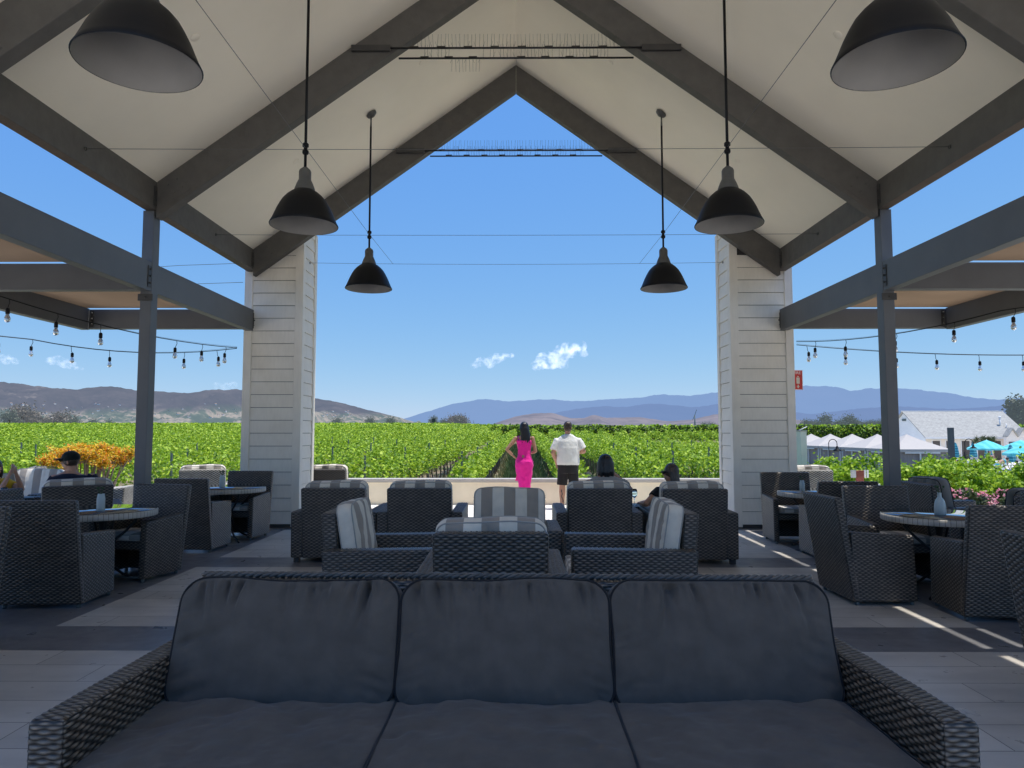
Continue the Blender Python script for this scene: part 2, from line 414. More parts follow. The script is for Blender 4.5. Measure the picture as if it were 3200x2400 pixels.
def cushion(name,w,h,t,m,parent=None,pipe=None,seed=0,nx=24,nz=20,r=.09,te=.62,wr=.004,pleats=0,edge=.5,loc=(0,0,0),rx=0,rz=0,big=0):
    """local: x in +-w/2, z in 0..h, thickness along y"""
    g=np.random.default_rng(seed)
    A,B=np.meshgrid(np.linspace(-1,1,nx+1),np.linspace(-1,1,nz+1),indexing='ij')
    hw,hh=w/2,h/2
    X=A*hw;Z=B*hh
    ix=np.clip(X,-hw+r,hw-r);iz=np.clip(Z,-hh+r,hh-r);dx,dz=X-ix,Z-iz
    cheb=np.maximum(abs(dx),abs(dz));ln=np.hypot(dx,dz);k=np.where(ln>1e-9,cheb/np.maximum(ln,1e-9),1)
    X=ix+dx*k;Z=iz+dz*k
    bul=(1-abs(A)**3.2)*(1-abs(B)**3.2); bul=np.power(np.maximum(bul,0),.6)
    T=t*(te+(1-te)*bul)/2
    edgew=np.clip(1-np.maximum(abs(A),abs(B)),0,1)
    # outline wobble
    X=X*(1+.012*vnoise(Z*5+seed,A*0+seed*.7)*(abs(A)>.3)); Z=Z+ .012*vnoise(X*4+seed*3.1,A*0+1.7)*(B>0)*abs(B)
    sides=[]
    for sgn in (-1,1):
        n=fbm(X*5+seed*7,Z*5+sgn*9,seed*1.3,4)*wr*2.2
        # directional drag folds
        rd=np.sin((X*(18+3*sgn)+Z*24+2.2*fbm(X*3+seed,Z*3,2.,3)*2.)*1.0)*wr*.7*np.clip(fbm(X*2+seed*3,Z*2+4,sgn,2)+.1,0,1)
        pl=0*X
        if pleats:
            for j in range(pleats):
                x0=g.uniform(-.88,.88)*hw; L=g.uniform(.05,.17); sl=g.uniform(-.25,.25); wd=g.uniform(.006,.012)
                q=(hh-Z); pl=pl-np.exp(-((X-x0-sl*q)/(wd*(1+q*9)))**2)*np.exp(-q/L)*.024*g.uniform(.5,1.3)*np.clip(q/.012,0,1)
                if j%3==0:
                    z0=g.uniform(-.9,.5)*hh; sg=g.choice([-1,1]); q2=(hw-sg*X); pl=pl-np.exp(-((Z-z0-.3*q2)/(.012*(1+q2*6)))**2)*np.exp(-q2/.12)*.014*np.clip(q2/.02,0,1)
        sides.append((X,sgn*(T+(n+rd+pl)*np.clip(edgew*8,0,1)),Z+hh))
    V=[np.stack(q,-1).reshape(-1,3) for q in sides]
    N=(nx+1)*(nz+1); idx=np.arange(N).reshape(nx+1,nz+1)
    f=np.stack([idx[:-1,:-1],idx[1:,:-1],idx[1:,1:],idx[:-1,1:]],-1).reshape(-1,4)
    F=[f,f[:,::-1]+N]
    loop=list(idx[:,0])+list(idx[-1,1:])+list(idx[-2::-1,-1])+list(idx[0,-2:0:-1]); loop=np.array(loop); m_=len(loop)
    # boxing mid-ring bulged out a little
    c=np.array([0,0,hh]); P=V[0][loop]; O=P-c; O[:,1]=0; nrm=O/np.linalg.norm(O,axis=1,keepdims=True)
    mid=P.copy(); mid[:,1]=0; mid+=nrm*.012
    V.append(mid); l2=np.roll(loop,-1); ar=np.arange(m_)+2*N; ar2=np.roll(ar,-1)
    F.append(np.stack([l2,loop,ar,ar2],-1)); F.append(np.stack([ar2,ar,loop+N,l2+N],-1))
    o=npmesh(name,np.concatenate(V),np.concatenate(F),m,parent); o.location=loc; o.rotation_euler=(rx,0,rz)
    if pipe:
        mb=MB()
        for sgn in (0,1):
            pts=V[sgn][loop]; pts=pts[::max(1,m_//160)]
            mb.tube([tuple(a) for a in pts],.0055 if not big else .006,6,closed=True)
        mb.build('piping',pipe,o)
    return o

def make_lounge(label,pad='stripe',group='wicker lounge armchairs'):
    wm=M['sunwicker'] if pad=='pale' else M['wicker']; pad='stripe' if pad=='pale' else pad
    t=thing('lounge_armchair',label,'armchair',(0,0,0),0,group)
    W=WK()
    for sx in (-1,1):
        a,b=(-.50,-.36) if sx<0 else (.36,.50)
        W.slab([(a,-.46,.05),(b,-.46,.05),(b,.50,.05),(a,.50,.05),(a,-.48,.585),(b,-.48,.585),(b,.50,.60),(a,.50,.60)],skip=('z0',))
    W.slab([(-.365,-.465,.05),(.365,-.465,.05),(.365,-.35,.05),(-.365,-.35,.05),(-.375,-.52,.86),(.375,-.52,.86),(.375,-.40,.86),(-.375,-.40,.86)],skip=('z0',))
    W.box(-.362,.362,.41,.47,.05,.29,skip=('z0','x0','x1'))
    W.box(-.362,.362,-.36,.41,.22,.28,skip=('z0','x0','x1','y0','y1'),res=.35)
    W.build('wicker_frame',wm,t)
    cushion('seat_cushion',.71,.80,.16,M[pad],t,M['stripe_edge'] if pad=='stripe' else M['pipe_dark'],seed=3,loc=(0,-.30,.36),rx=-PI/2)
    cushion('back_cushion',.72,.50,.19,M[pad],t,M['stripe_edge'] if pad=='stripe' else M['pipe_dark'],seed=5,loc=(0,-.27,.43),rx=R(9),r=.07,nx=36,nz=28,wr=.005,pleats=4)
    for sx in (-1,1):
        for sy in (-.40,.42): MB().box(sx*.44-.03,sx*.44+.03,sy-.03,sy+.03,0,.055).build('foot',M['bracket'],t)
    return t
def make_dining(label,group='wicker dining chairs'):
    t=thing('dining_chair',label,'chair',(0,0,0),0,group)
    W=WK(p=.0165,q=.027,amp=.009)
    for sx in (-1,1):
        a,b=(-.35,-.275) if sx<0 else (.275,.35)
        W.slab([(a,-.28,.03),(b,-.28,.03),(b,.28,.03),(a,.28,.03),(a,-.30,.635),(b,-.30,.635),(b,.26,.60),(a,.26,.60)],skip=('z0',))
    W.slab([(-.352,-.285,.03),(.352,-.285,.03),(.352,-.215,.03),(-.352,-.215,.03),(-.345,-.43,.93),(.345,-.43,.93),(.345,-.355,.93),(-.345,-.355,.93)],skip=('z0',))
    W.box(-.277,.277,.20,.245,.31,.40,skip=('x0','x1'))
    W.build('wicker_frame',M['wicker'],t)
    MB().box(-.274,.274,-.21,.20,.34,.39).build('seat_base',M['bracket'],t)
    cushion('seat_cushion',.53,.46,.085,M['seatpad'],t,M['stripe_edge'],seed=11,loc=(0,-.20,.44),rx=-PI/2,r=.06,wr=.002,nx=20,nz=16)
    mb=MB(); mb.box(-.276,.276,.21,.235,.035,.05); mb.build('stretcher',M['post'],t)
    for sx in (-1,1):
        for sy in (-.24,.24): MB().lathe([(.018,0),(.018,.035)],(sx*.31,sy,0),10,True).build('foot',M['post'],t)
    return t
def make_table(label,group='round mosaic edged dining tables',r=.49):
    t=thing('round_table',label,'table',(0,0,0),0,group)
    mb=MB(); mb.lathe([(r-.06,.675),(r-.004,.675),(r,.68),(r,.728),(r-.006,.733),(0,.733)],n=64); mb.build('table_rim',M['tilewhite'],t)
    mb=MB(); mb.lathe([(0,.736),(r-.008,.736),(r-.008,.742),(0,.742)],n=64); mb.build('glass_top',M['tabletop'],t)
    MB().lathe([(.012,.10),(.030,.13),(.022,.30),(.04,.40),(.022,.48),(.035,.60),(.06,.674)],n=16).build('pedestal',M['iron'],t)
    for k in range(4):
        a=PI/4+k*PI/2; ca,sa=math.cos(a),math.sin(a)
        pts=[]
        for s,z in ((.33,.672),(.30,.60),(.20,.50),(.08,.40),(.05,.30),(.09,.18),(.20,.08),(.33,.02),(.36,.012)): pts.append((ca*s,sa*s,z))
        MB().tube(pts,.013,6).build('leg',M['iron'],t)
    return t
def make_vase(label,kind=0):
    t=thing('glass_vase',label,'vase')
    prof=[(.0,.0),(.036,.0),(.038,.02),(.038,.12),(.030,.15),(.030,.165),(.027,.165),(.027,.15),(.035,.12),(.035,.012),(0,.010)] if kind==0 else \
         [(0,0),(.046,0),(.05,.02),(.05,.08),(.040,.13),(.018,.165),(.017,.20),(.020,.205),(.016,.205),(.014,.165),(.036,.125),(.046,.08),(.046,.012),(0,.010)]
    MB().lathe(prof,n=24).build('vase',M['vaseglass'],t)
    g=MB(); h=.165 if kind==0 else .205
    for k in range(5):
        a=random.uniform(0,2*PI); g.tube([(0,0,.03),(.01*math.cos(a),.01*math.sin(a),h),(.035*math.cos(a),.035*math.sin(a),h+.05)],.0025,5)
        g.ball((.035*math.cos(a),.035*math.sin(a),h+.055),.010,n=8,m=5)
    g.build('sprig',M['treegreen'],t)
    return t
M['treegreen']=pmat('sprig_green',(.04,.08,.03),.7)
k=NT('pale_blue_glass'); k.b.inputs['Base Color'].default_value=(.78,.90,.93,1); k.b.inputs['Roughness'].default_value=.2; k.b.inputs['Transmission Weight'].default_value=.45; M['vaseglass']=k.m

# ------------------------------------------------------------------ camera
cam=bpy.data.cameras.new('camera'); co=bpy.data.objects.new('camera',cam); COL.objects.link(co)
Fp=1534.; pit=math.atan(105/Fp); yaw=math.atan(9/Fp*math.cos(pit))
co.location=(0,0,1.5); co.rotation_euler=(PI/2+pit,0,yaw)
cam.sensor_width=36; cam.lens=Fp/2212*36; cam.clip_start=.05; cam.clip_end=60000
SC.camera=co

# ------------------------------------------------------------------ pavilion
ROOF=lambda x: 7.46-.722*abs(x)
FY,BY=11.2,.35
YT=[11.15,8.10,5.05,2.0]
pav=thing('pavilion_roof','open gabled pavilion roof with cream ceiling and exposed dark grey timber rafters','pavilion roof',(0,0,0))
# ceiling panels
for sx in (-1,1):
    mb=MB(); xo=sx*4.335
    mb.add([(0,BY,7.46),(0,12.1,7.46),(xo,12.1,ROOF(xo)),(xo,BY,ROOF(xo)),(0,BY,7.62),(0,12.1,7.62),(xo,12.1,ROOF(xo)+.16),(xo,BY,ROOF(xo)+.16)],
           [(0,1,2,3),(7,6,5,4),(0,4,5,1),(1,5,6,2),(2,6,7,3),(3,7,4,0)])
    mb.build('ceiling_panel',M['ceiling'],pav)
    mb=MB(); e=.168; xo2=sx*4.34
    mb.add([(0,BY-.1,7.46+e),(0,12.15,7.46+e),(xo2,12.15,ROOF(xo2)+e),(xo2,BY-.1,ROOF(xo2)+e),(0,BY-.1,7.68),(0,12.15,7.68),(xo2,12.15,ROOF(xo2)+.22),(xo2,BY-.1,ROOF(xo2)+.22)],
           [(0,1,2,3),(7,6,5,4),(0,4,5,1),(1,5,6,2),(2,6,7,3),(3,7,4,0)])
    mb.build('roof_covering',M['roofing'],pav)
RB=lambda x: 7.03-.722*abs(x)
for yi,y in enumerate(YT):
    for sx in (-1,1):
        x1=sx*4.198; poly=[(0.0015*sx,RB(0)),(x1,RB(x1)),(x1,ROOF(x1)-.002),(0.0015*sx,ROOF(0)-.002)]
        if sx>0: poly=poly[::-1]
        o=MB().prism(poly,y,y+.14).build('rafter',M['beam'],pav,bevel=.006)
        if yi<3:
            # gusset plate and bolts near the eave
            a=math.atan(.722)
            g=MB(); cxp=sx*3.98; cz=(ROOF(cxp)+RB(cxp))/2
            pl=[]
            for dx,dz in ((-.13,-.13),(.13,-.13),(.13,.13),(-.13,.13)):
                pl.append((cxp+dx*math.cos(a)-(-sx)*dz*math.sin(a)*1.0, cz+(-sx)*dx*math.sin(a)+dz*math.cos(a)))
            g.prism(pl,y-.008,y-.001)
            for dx,dz in ((-.06,-.06),(.06,-.06),(.06,.06),(-.06,.06)):
                X=cxp+dx*math.cos(a)+sx*dz*math.sin(a); Z=cz-sx*dx*math.sin(a)+dz*math.cos(a)
                g.ball((X,y-.01,Z),.014,.010,.014,8,6)
            g.build('gusset_plate',M['beam'],o)
# eave beams with brackets
for sx in (-1,1):
    a,b=sorted((sx*4.2,sx*4.33))
    for i in range(len(YT)-1):
        y0,y1=YT[i+1]+.142,YT[i]-.002
        o=MB().box(a,b,y0,y1,4.09,4.425).build('eave_beam',M['beam'],pav,bevel=.006)
        g=MB(); xi=sx*4.192
        for yy in (y0+.03,y1-.03):
            g.box(min(xi-.004*sx,xi+.007*sx),max(xi-.004*sx,xi+.007*sx),yy-.028,yy+.028,4.13,4.36)
            for zz in (4.19,4.30): g.ball((sx*4.186,yy,zz),.010,.013,.013,8,6)
        g.build('steel_bracket',M['bracket'],o)
    for i,y in enumerate(YT[:3]):      # end blocks over the posts
        MB().box(a,b,y,y+.14,4.09,4.425).build('eave_block',M['beam'],pav,bevel=.004)
# ceiling fittings
for sx in (-1,1):
    for x,y in ((1.28,9.35),(3.05,9.6),(1.3,6.3),(3.05,6.5)):
        th=math.atan(.722)
        e=MB(); e.lathe([(.0,-.004),(.045,-.004),(.05,.0),(.05,.006)],n=24); o=e.build('ceiling_fitting',M['ceiling'],pav)
        o.location=(sx*x,y,ROOF(x)-.004); o.rotation_euler=(0,sx*th,0)
# tie rods with bird spikes
def tie(y,z,hw,n,ybr,label):
    t=thing('tie_rod',label,'tie rod',(0,y,z),0,'tie rods with bird spikes across the gable')
    for sx in (-1,1): MB().box(min(sx*(hw-.46),sx*hw),max(sx*(hw-.46),sx*hw),-.045,-.002,-.035,.035).build('channel_bracket',M['bracket'],t)
    for k,dy in ((0,-.028),(1,.20)):
        h=hw-.40 if k==0 else hw-.52
        mb=MB(); mb.tube([(-h,dy,0),(h,dy,0)],.012,8); rod=mb.build('rod',M['iron'],t)
        s=MB(); m=n
        for i in range(m):
            x=-h*.78+2*h*.78*i/(m-1)
            if k==1 and random.random()<.12: continue
            j=random.uniform(-.012,.012)
            dn=-1 if (k==1 and -.55<x/h<-.28 and y<9) else 1
            s.tube([(x,dy,.01*dn),(x+j*.3,dy,.05*dn),(x+j,dy+random.uniform(-.01,.01),.17*dn)],.0016,4)
            if i%2==0: s.tube([(x,dy,.012*dn),(x+random.choice([-1,1])*.02,dy-.02,.07*dn)],.0014,4)
            if i%7==0: s.tube([(x-.05,dy,.018),(x+.05,dy-.004,.018)],.007,5)
        s.build('bird_spikes',M['spike'],rod)
    return t
tie(YT[1],6.02,1.94,54,0,'black tie rods with bird spikes crossing the middle rafters')
tie(YT[0],6.02,1.93,54,0,'black tie rods with bird spikes crossing the front gable against the sky')
# posts
def post(x,y,label):
    t=thing('steel_post',label,'post',(x,y,0),0,'grey steel posts carrying the eave beams')
    sx=1 if x>0 else -1
    MB().box(-.065,.065,0,.15,0,4.086).build('shaft',M['steel'],t,bevel=.006)
    a,b=sorted((sx*-.067,sx*.075))
    MB().box(-.10,.10,-.03,.18,0,.012).build('base_plate',M['bracket'],t)
    g=MB(); g.box(-.085,.085,-.012,-.002,3.02,3.10); g.ball((0,-.014,3.06),.012,n=8,m=6); g.build('seat_bracket',M['bracket'],t)
    return t
for sx in (-1,1):
    w='left' if sx<0 else 'right'
    post(sx*4.285,YT[1],'grey steel post on the %s between the dining tables'%w)
    post(sx*4.285,YT[2],'near grey steel post on the %s, out at the edge of the photo'%w)
# clad piers
def pier(sx,label):
    t=thing('clad_column',label,'column',(0,0,0))
    x0,x1=sorted((sx*3.44,sx*(4.36 if sx<0 else 4.42))); y0,y1=11.15+.145,12.06
    ztop=lambda x: ROOF(x)-.01
    core=MB(); core.add([(x0+.03,y0+.03,.02),(x1-.03,y0+.03,.02),(x1-.03,y1-.03,.02),(x0+.03,y1-.03,.02),(x0+.03,y0+.03,ztop(x0)),(x1-.03,y0+.03,ztop(x1)),(x1-.03,y1-.03,ztop(x1)),(x0+.03,y1-.03,ztop(x0))],
        [(0,3,2,1),(4,5,6,7),(0,1,5,4),(1,2,6,5),(2,3,7,6),(3,0,4,7)]); core.build('core',M['sidegap'],t)  # near-black core paints the shade lines between lapped boards
    pitch=.205; tw=.115; B=MB(); z=.06; k=0
    while z<4.9:
        h=min(pitch,5.0-z); zt=z+h+.004
        for (xa,xb,ya,yb,n) in ((x0+tw,x1-tw,y0,None,'f'),(None,None,0,0,'i'),(None,None,0,0,'o')):
            j=random.uniform(-.0012,.0012)
            if n=='f':
                if z>ROOF(max(abs(xa),abs(xb)))+.0: continue
                yo=y0+.012+j; B.hexa([(xa,yo-.014,z),(xb,yo-.014,z),(xb,yo+.012,z),(xa,yo+.012,z),(xa,yo+.002,zt-.0115),(xb,yo+.002,zt-.0115),(xb,yo+.012,zt-.0115),(xa,yo+.012,zt-.0115)])
            else:
                s2=-sx if n=='i' else sx
                if z>ROOF(3.44 if n=='i' else 4.36)-.1: continue
                X=(x0 if s2<0 else x1); o_=X-s2*.012+j; 
                v=[(o_+s2*.014,y0+tw,z),(o_+s2*.014,y1-tw,z),(o_-s2*.012,y1-tw,z),(o_-s2*.012,y0+tw,z),(o_-s2*.002,y0+tw,zt-.0115),(o_-s2*.002,y1-tw,zt-.0115),(o_-s2*.012,y1-tw,zt-.0115),(o_-s2*.012,y0+tw,zt-.0115)]
                B.hexa(v)
        z+=pitch
    B.build('lap_siding',M['siding'],t)
    for (cx,cy) in ((x0,y0),(x1,y0),(x0,y1),(x1,y1)):
        ax,bx=(cx-.012,cx+tw) if cx==x0 else (cx-tw,cx+.012); ay,by=(cy-.012,cy+tw) if cy==y0 else (cy-tw,cy+.012)
        zz=ROOF(max(abs(ax),abs(bx)))-.012
        MB().box(ax,bx,ay,by,.02,zz).build('corner_trim',M['siding'],t,bevel=.003)
    MB().box(x0-.001,x1+.001,y0-.001,y1+.001,0,.045).build('plinth',M['bracket'],t)
    return t
pier(-1,'white lap sided square column on the left side of the opening')
pier(1,'white lap sided square column on the right side of the opening')
# side pergolas
for sx in (-1,1):
    w='left' if sx<0 else 'right'
    t=thing('pergola','grey steel pergola with tan canvas panels on the %s of the pavilion'%w,'pergola',(0,0,0))
    gi,go=sx*4.225,sx*4.345
    a,b=sorted((gi,go))
    for (y0,y1) in ((8.252,11.36),(5.202,8.098),(.3,5.048)):
        o=MB().box(a,b,y0,y1,3.13,3.47).build('girder',M['steel'],t,bevel=.004)
        g=MB(); f=sx*4.222
        for yy in (y1-.05,):
            g.box(min(f,f-sx*.006),max(f,f-sx*.006),yy-.035,yy+.035,3.17,3.42)
            for zz in (3.22,3.30,3.38): g.ball((f-sx*.012,yy,zz),.013,n=8,m=6)
        g.build('bolted_plate',M['bracket'],o)
    oi,oo=sorted((sx*6.80,sx*6.92))
    MB().box(oi,oo,.3,11.18,3.13,3.47).build('outer_girder',M['steel'],t,bevel=.004)
    for y in (11.20,8.12,5.07):
        aa,bb=sorted((sx*4.348,sx*6.92 if y>11 else sx*6.798))
        if y>11: aa,bb=sorted((sx*4.37,sx*6.92))
        o=MB().box(aa,bb,y,y+.12,3.155,3.465).build('cross_beam',M['steel'],t,bevel=.004)
        if y>11:
            g=MB()
            X=sx*6.79; g.box(min(X,X-sx*.05),max(X,X-sx*.05),y-.008,y-.001,3.18,3.44)
            for zz in (3.22,3.31,3.40): g.ball((X-sx*.025,y-.014,zz),.014,n=8,m=6)
            g.build('corner_bracket',M['bracket'],o)
    ca,cb=sorted((sx*4.49,sx*6.86))
    for (y0,y1) in ((8.25,11.16),(5.20,8.10),(.4,5.05)):
        n=10; V=[];F=[]
        for i in range(n+1):
            for j in range(n+1):
                s=i/n;u=j/n; V.append((ca+(cb-ca)*s,y0+(y1-y0)*u,3.478-.05*math.sin(PI*s)*math.sin(PI*u)))
        for i in range(n):
            for j in range(n): q=i*(n+1)+j; F.append((q,q+n+1,q+n+2,q+1))
        MB().add(V,F,True).build('canvas_panel',M['canvas'],t)
    for y in (11.23,5.1):
        MB().box(*(sorted((sx*6.81,sx*6.93))),y,y+.12,0,3.128).build('outer_post',M['steel'],t,bevel=.004) if y<6 else None

# pendant lamps
def make_pendant(label):
    t=thing('pendant_lamp',label,'pendant lamp',(0,0,0),0,'black pendant lamps under the gable')
    zc=ROOF(2.04)-4.06
    MB().lathe([(r_*.955,z_) for r_,z_ in [(.335,-.578),(.338,-.571),(.318,-.535),(.298,-.49),(.272,-.43),(.243,-.375),(.212,-.325),(.175,-.285),(.135,-.252),(.105,-.236),(.095,-.225)]],n=48).build('shade',M['black'],t)
    MB().lathe([(r_*.955-.004,z_) for r_,z_ in [(.335,-.577),(.318,-.535),(.298,-.49),(.272,-.43),(.243,-.377),(.212,-.328),(.175,-.288),(.135,-.256),(.06,-.24),(.004,-.238)]],n=48).build('shade_lining',M['lampwhite'],t)
    MB().lathe([(.099,-.232),(.096,-.215),(.080,-.17),(.064,-.135),(.062,-.13),(.058,-.122),(.058,-.045),(.050,-.025),(.030,-.008),(.022,.0)],n=32).build('socket',M['lampgrey'],t)
    MB().tube([(0,0,-.01),(0,0,zc-.20)],.0135,10).build('stem',M['black'],t)
    MB().lathe([(.024,.13),(.03,.14),(.03,.165),(.018,.17),(.018,.20),(.03,.205),(.03,.23),(.022,.24)],n=16,cap=True).build('wire_clamp',M['black'],t)
    MB().tube([(0,0,zc-.20),(0,0,zc-.12),(.0,0,zc-.06)],[.014,.010,.012],8).build('hanger_loop',M['lampgrey'],t)
    g=MB(); g.lathe([(0,-.05),(.03,-.05),(.035,-.03),(.075,-.022),(.078,-.005),(.0,.0)],n=32)
    o=g.build('ceiling_canopy',M['lampgrey'],t); o.location=(0,0,zc-.008)
    return t
pl=make_pendant('far left black pendant lamp hanging before the opening to the sky')
zc_=4.06
spots=[(-1,9.7,'smaller looking black pendant lamp left of the sky opening, nearest the vineyard'),(1,9.7,'smaller looking black pendant lamp right of the sky opening, nearest the vineyard'),
 (-1,6.7,'middle black pendant lamp on the left, before the clad column'),(1,6.7,'middle black pendant lamp on the right, before the clad column'),
 (-1,3.7,'large looking black pendant lamp cut by the top edge of the photo, upper left'),(1,3.7,'large looking black pendant lamp cut by the top edge of the photo, upper right')]
for i,(sx,y,lb) in enumerate(spots):
    o=pl if i==0 else dup(pl,(0,0,0))
    o.location=(sx*2.04,y,zc_); o['label']=lb
    for c in o.children:
        if c.name.startswith('ceiling_canopy'): c.rotation_euler=(0,sx*math.atan(.722),0)
# cables
def cable(pts,label,grp='thin steel stay cables between lamps and beams',r=.0028,hooks=()):
    t=thing('stay_cable',label,'cable',(0,0,0),0,grp)
    MB().tube(pts,r,5).build('wire',M['wire'],t)
    for h in hooks:
        n=12; g=MB(); g.tube([(h[0],h[1]+.018*math.cos(2*PI*k/n),h[2]+.018*math.sin(2*PI*k/n)) for k in range(n)],.004,5,closed=True); g.build('eye_hook',M['iron'],t)
def sag(a,b,s,n=12): return [(a[0]+(b[0]-a[0])*i/n,a[1]+(b[1]-a[1])*i/n,a[2]+(b[2]-a[2])*i/n-s*4*(i/n)*(1-i/n)) for i in range(n+1)]
zw=4.25
for y,nm in ((6.7,'middle'),(9.7,'far'),(3.7,'near')):
    cable(sag((-4.19,y,zw),(4.19,y,zw),.015,24),'steel stay cable across the pavilion through the %s pair of lamps'%nm,hooks=((-4.18,y,zw),(4.18,y,zw)))
cable(sag((-3.43,11.6,zw+.06),(3.43,11.6,zw+.06),.03,24),'steel stay cable spanning between the two clad columns',hooks=((-3.42,11.6,zw+.06),(3.42,11.6,zw+.06)))
for sx in (-1,1): cable([(sx*2.04,-1,zw),(sx*2.04,3.7,zw),(sx*2.04,6.7,zw),(sx*2.04,9.7,zw),(sx*2.04,11.6,zw+.04)],'lengthwise steel stay cable through the %s row of lamps'%('left' if sx<0 else 'right'))

# ------------------------------------------------------------------ floors, terrace
def struct(o): o['kind']='structure'; return o
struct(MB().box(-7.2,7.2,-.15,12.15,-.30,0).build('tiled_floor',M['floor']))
struct(MB().box(-7.1,6.2,12.153,15.3,-.30,-.006).build('terrace_paving',M['concrete']))
struct(MB().box(-15,-7.203,-.149,12.15,-.30,-.008).build('side_paving',M['concrete']))
struct(MB().box(7.203,15,-.149,12.15,-.30,-.008).build('side_paving',M['concrete']))
struct(MB().box(-30,30,-40,-.153,-.30,-.01).build('bounce_paving',pmat('pale_bounce_stone',(.90,.82,.70),.85,var=.05,scale=1)))  # unseen pale ground added behind the camera to bounce sunlight inside
t=thing('garden_wall','low pale garden wall behind the orange tipped bush on the left','wall',(-10.1,15.35,0)); MB().box(-5.2,5.2,0,.22,-.9,.10).build('wall_body',M['wallpaint'],t)
t=thing('terrace_wall','low rendered terrace wall with pale stone coping before the vineyard','wall',(0,15.0,0))
MB().box(-4.7,5.6,0,.28,-.9,.455).build('wall_body',M['wallpaint'],t)
mb=MB(); mb.box(-4.75,5.65,-.05,.34,.457,.50); mb.box(-4.74,5.64,-.03,.32,.502,.53); mb.build('coping',M['coping'],t,bevel=.006)
# ------------------------------------------------------------------ ground
def sstep(a,b,x): t=np.clip((np.asarray(x,float)-a)/(b-a),0,1); return t*t*(3-2*t)
def G(x,y):
    x=np.asarray(x,float);y=np.asarray(y,float)
    f=-.9+(.0158-.0042*sstep(-35,8,x))*(np.clip(y,25,300)-25)
    f=f-3.6*sstep(420,1500,y)
    pool=sstep(8.5,11.5,x)*(1-sstep(84,100,y))*sstep(20,27,y)
    f=f*(1-pool)+(-1.42)*pool
    near=1-sstep(15.6,18,y); f=f*(1-near)+(-.35)*near
    far=sstep(9.5,13,np.abs(x))*near; 
    return f
def gmat():
    k=NT('vineyard_soil_and_grass'); g=k.N('ShaderNodeNewGeometry')
    n=k.N('ShaderNodeTexNoise',Scale=.45,Detail=7,Roughness=.65); k.L(g.outputs['Position'],n.inputs['Vector'])
    n2=k.N('ShaderNodeTexNoise',Scale=6,Detail=6,Roughness=.7); k.L(g.outputs['Position'],n2.inputs['Vector'])
    a=k.ramp(n2.outputs[0],[(.3,(.20,.14,.085)),(.7,(.30,.22,.14))]); b=k.ramp(n2.outputs[0],[(.3,(.05,.085,.02)),(.7,(.12,.15,.045))])
    k.color(k.mix(k.ramp(n.outputs[0],[(.42,(0,0,0)),(.58,(1,1,1))]),a,b)); k.b.inputs['Roughness'].default_value=.95; k.bump(n2.outputs[0],.6,.08); return k.m
M['ground']=gmat()
def sheet(name,xs,ys,fz,m):
    X,Y=np.meshgrid(xs,ys,indexing='ij'); Z=fz(X,Y); nx,ny=X.shape
    i=np.arange(nx*ny).reshape(nx,ny); f=np.stack([i[:-1,:-1],i[1:,:-1],i[1:,1:],i[:-1,1:]],-1).reshape(-1,4)
    return npmesh(name,np.stack([X,Y,Z],-1),f,m)
def spaced(a,b,s0,gr):
    o=[a];s=s0
    while o[-1]<b: o.append(o[-1]+s); s*=gr
    return o
pos=spaced(0,9000,.9,1.055); xs=np.array([-q for q in pos[::-1][:-1]]+pos)
ys=np.array([-9000,-3000,-900,-250,-60,-20,-5,5,11,13,14,15]+spaced(15.5,9500,.5,1.05))
struct(sheet('ground',xs,ys,G,M['ground']))
struct(sheet('pool_deck',np.linspace(24.3,75,30),np.linspace(27.5,83,30),lambda x,y:G(x,y)+.03,M['concrete']))
k=NT('pool_water'); k.color((.10,.42,.48)); k.b.inputs['Roughness'].default_value=.06; nn=k.noise(3,3); k.bump(nn.outputs[0],.3,.03); 
struct(sheet('pool_water',np.linspace(27,44,12),np.linspace(34,44,8),lambda x,y:G(x,y)+.06,k.m))

# ------------------------------------------------------------------ leaves
def leafquads(C,size,up=.5,seed=0,aspect=1.25):
    """C: centres (n,3); size: (n,) ; random diamond leaves"""
    g=np.random.default_rng(seed); n=len(C)
    N=g.normal(size=(n,3)); N[:,2]=abs(N[:,2])+up; N/=np.linalg.norm(N,axis=1,keepdims=True)
    A=g.normal(size=(n,3)); U=np.cross(N,A); U/=np.linalg.norm(U,axis=1,keepdims=True); W=np.cross(N,U)
    s=np.asarray(size)[:,None]*.5*g.uniform(.7,1.3,(n,1))
    P=np.stack([C-U*s*aspect,C-W*s+U*s*.1+N*s*.15,C+U*s*aspect,C+W*s+U*s*.1+N*s*.15],1).reshape(-1,3)
    F=np.arange(4*n).reshape(n,4); return P,F
def leafmesh(name,C,size,m,parent,up=.5,seed=0):
    P,F=leafquads(np.asarray(C),np.broadcast_to(size,(len(C),)),up,seed); return npmesh(name,P,F,m,parent,smooth=False)

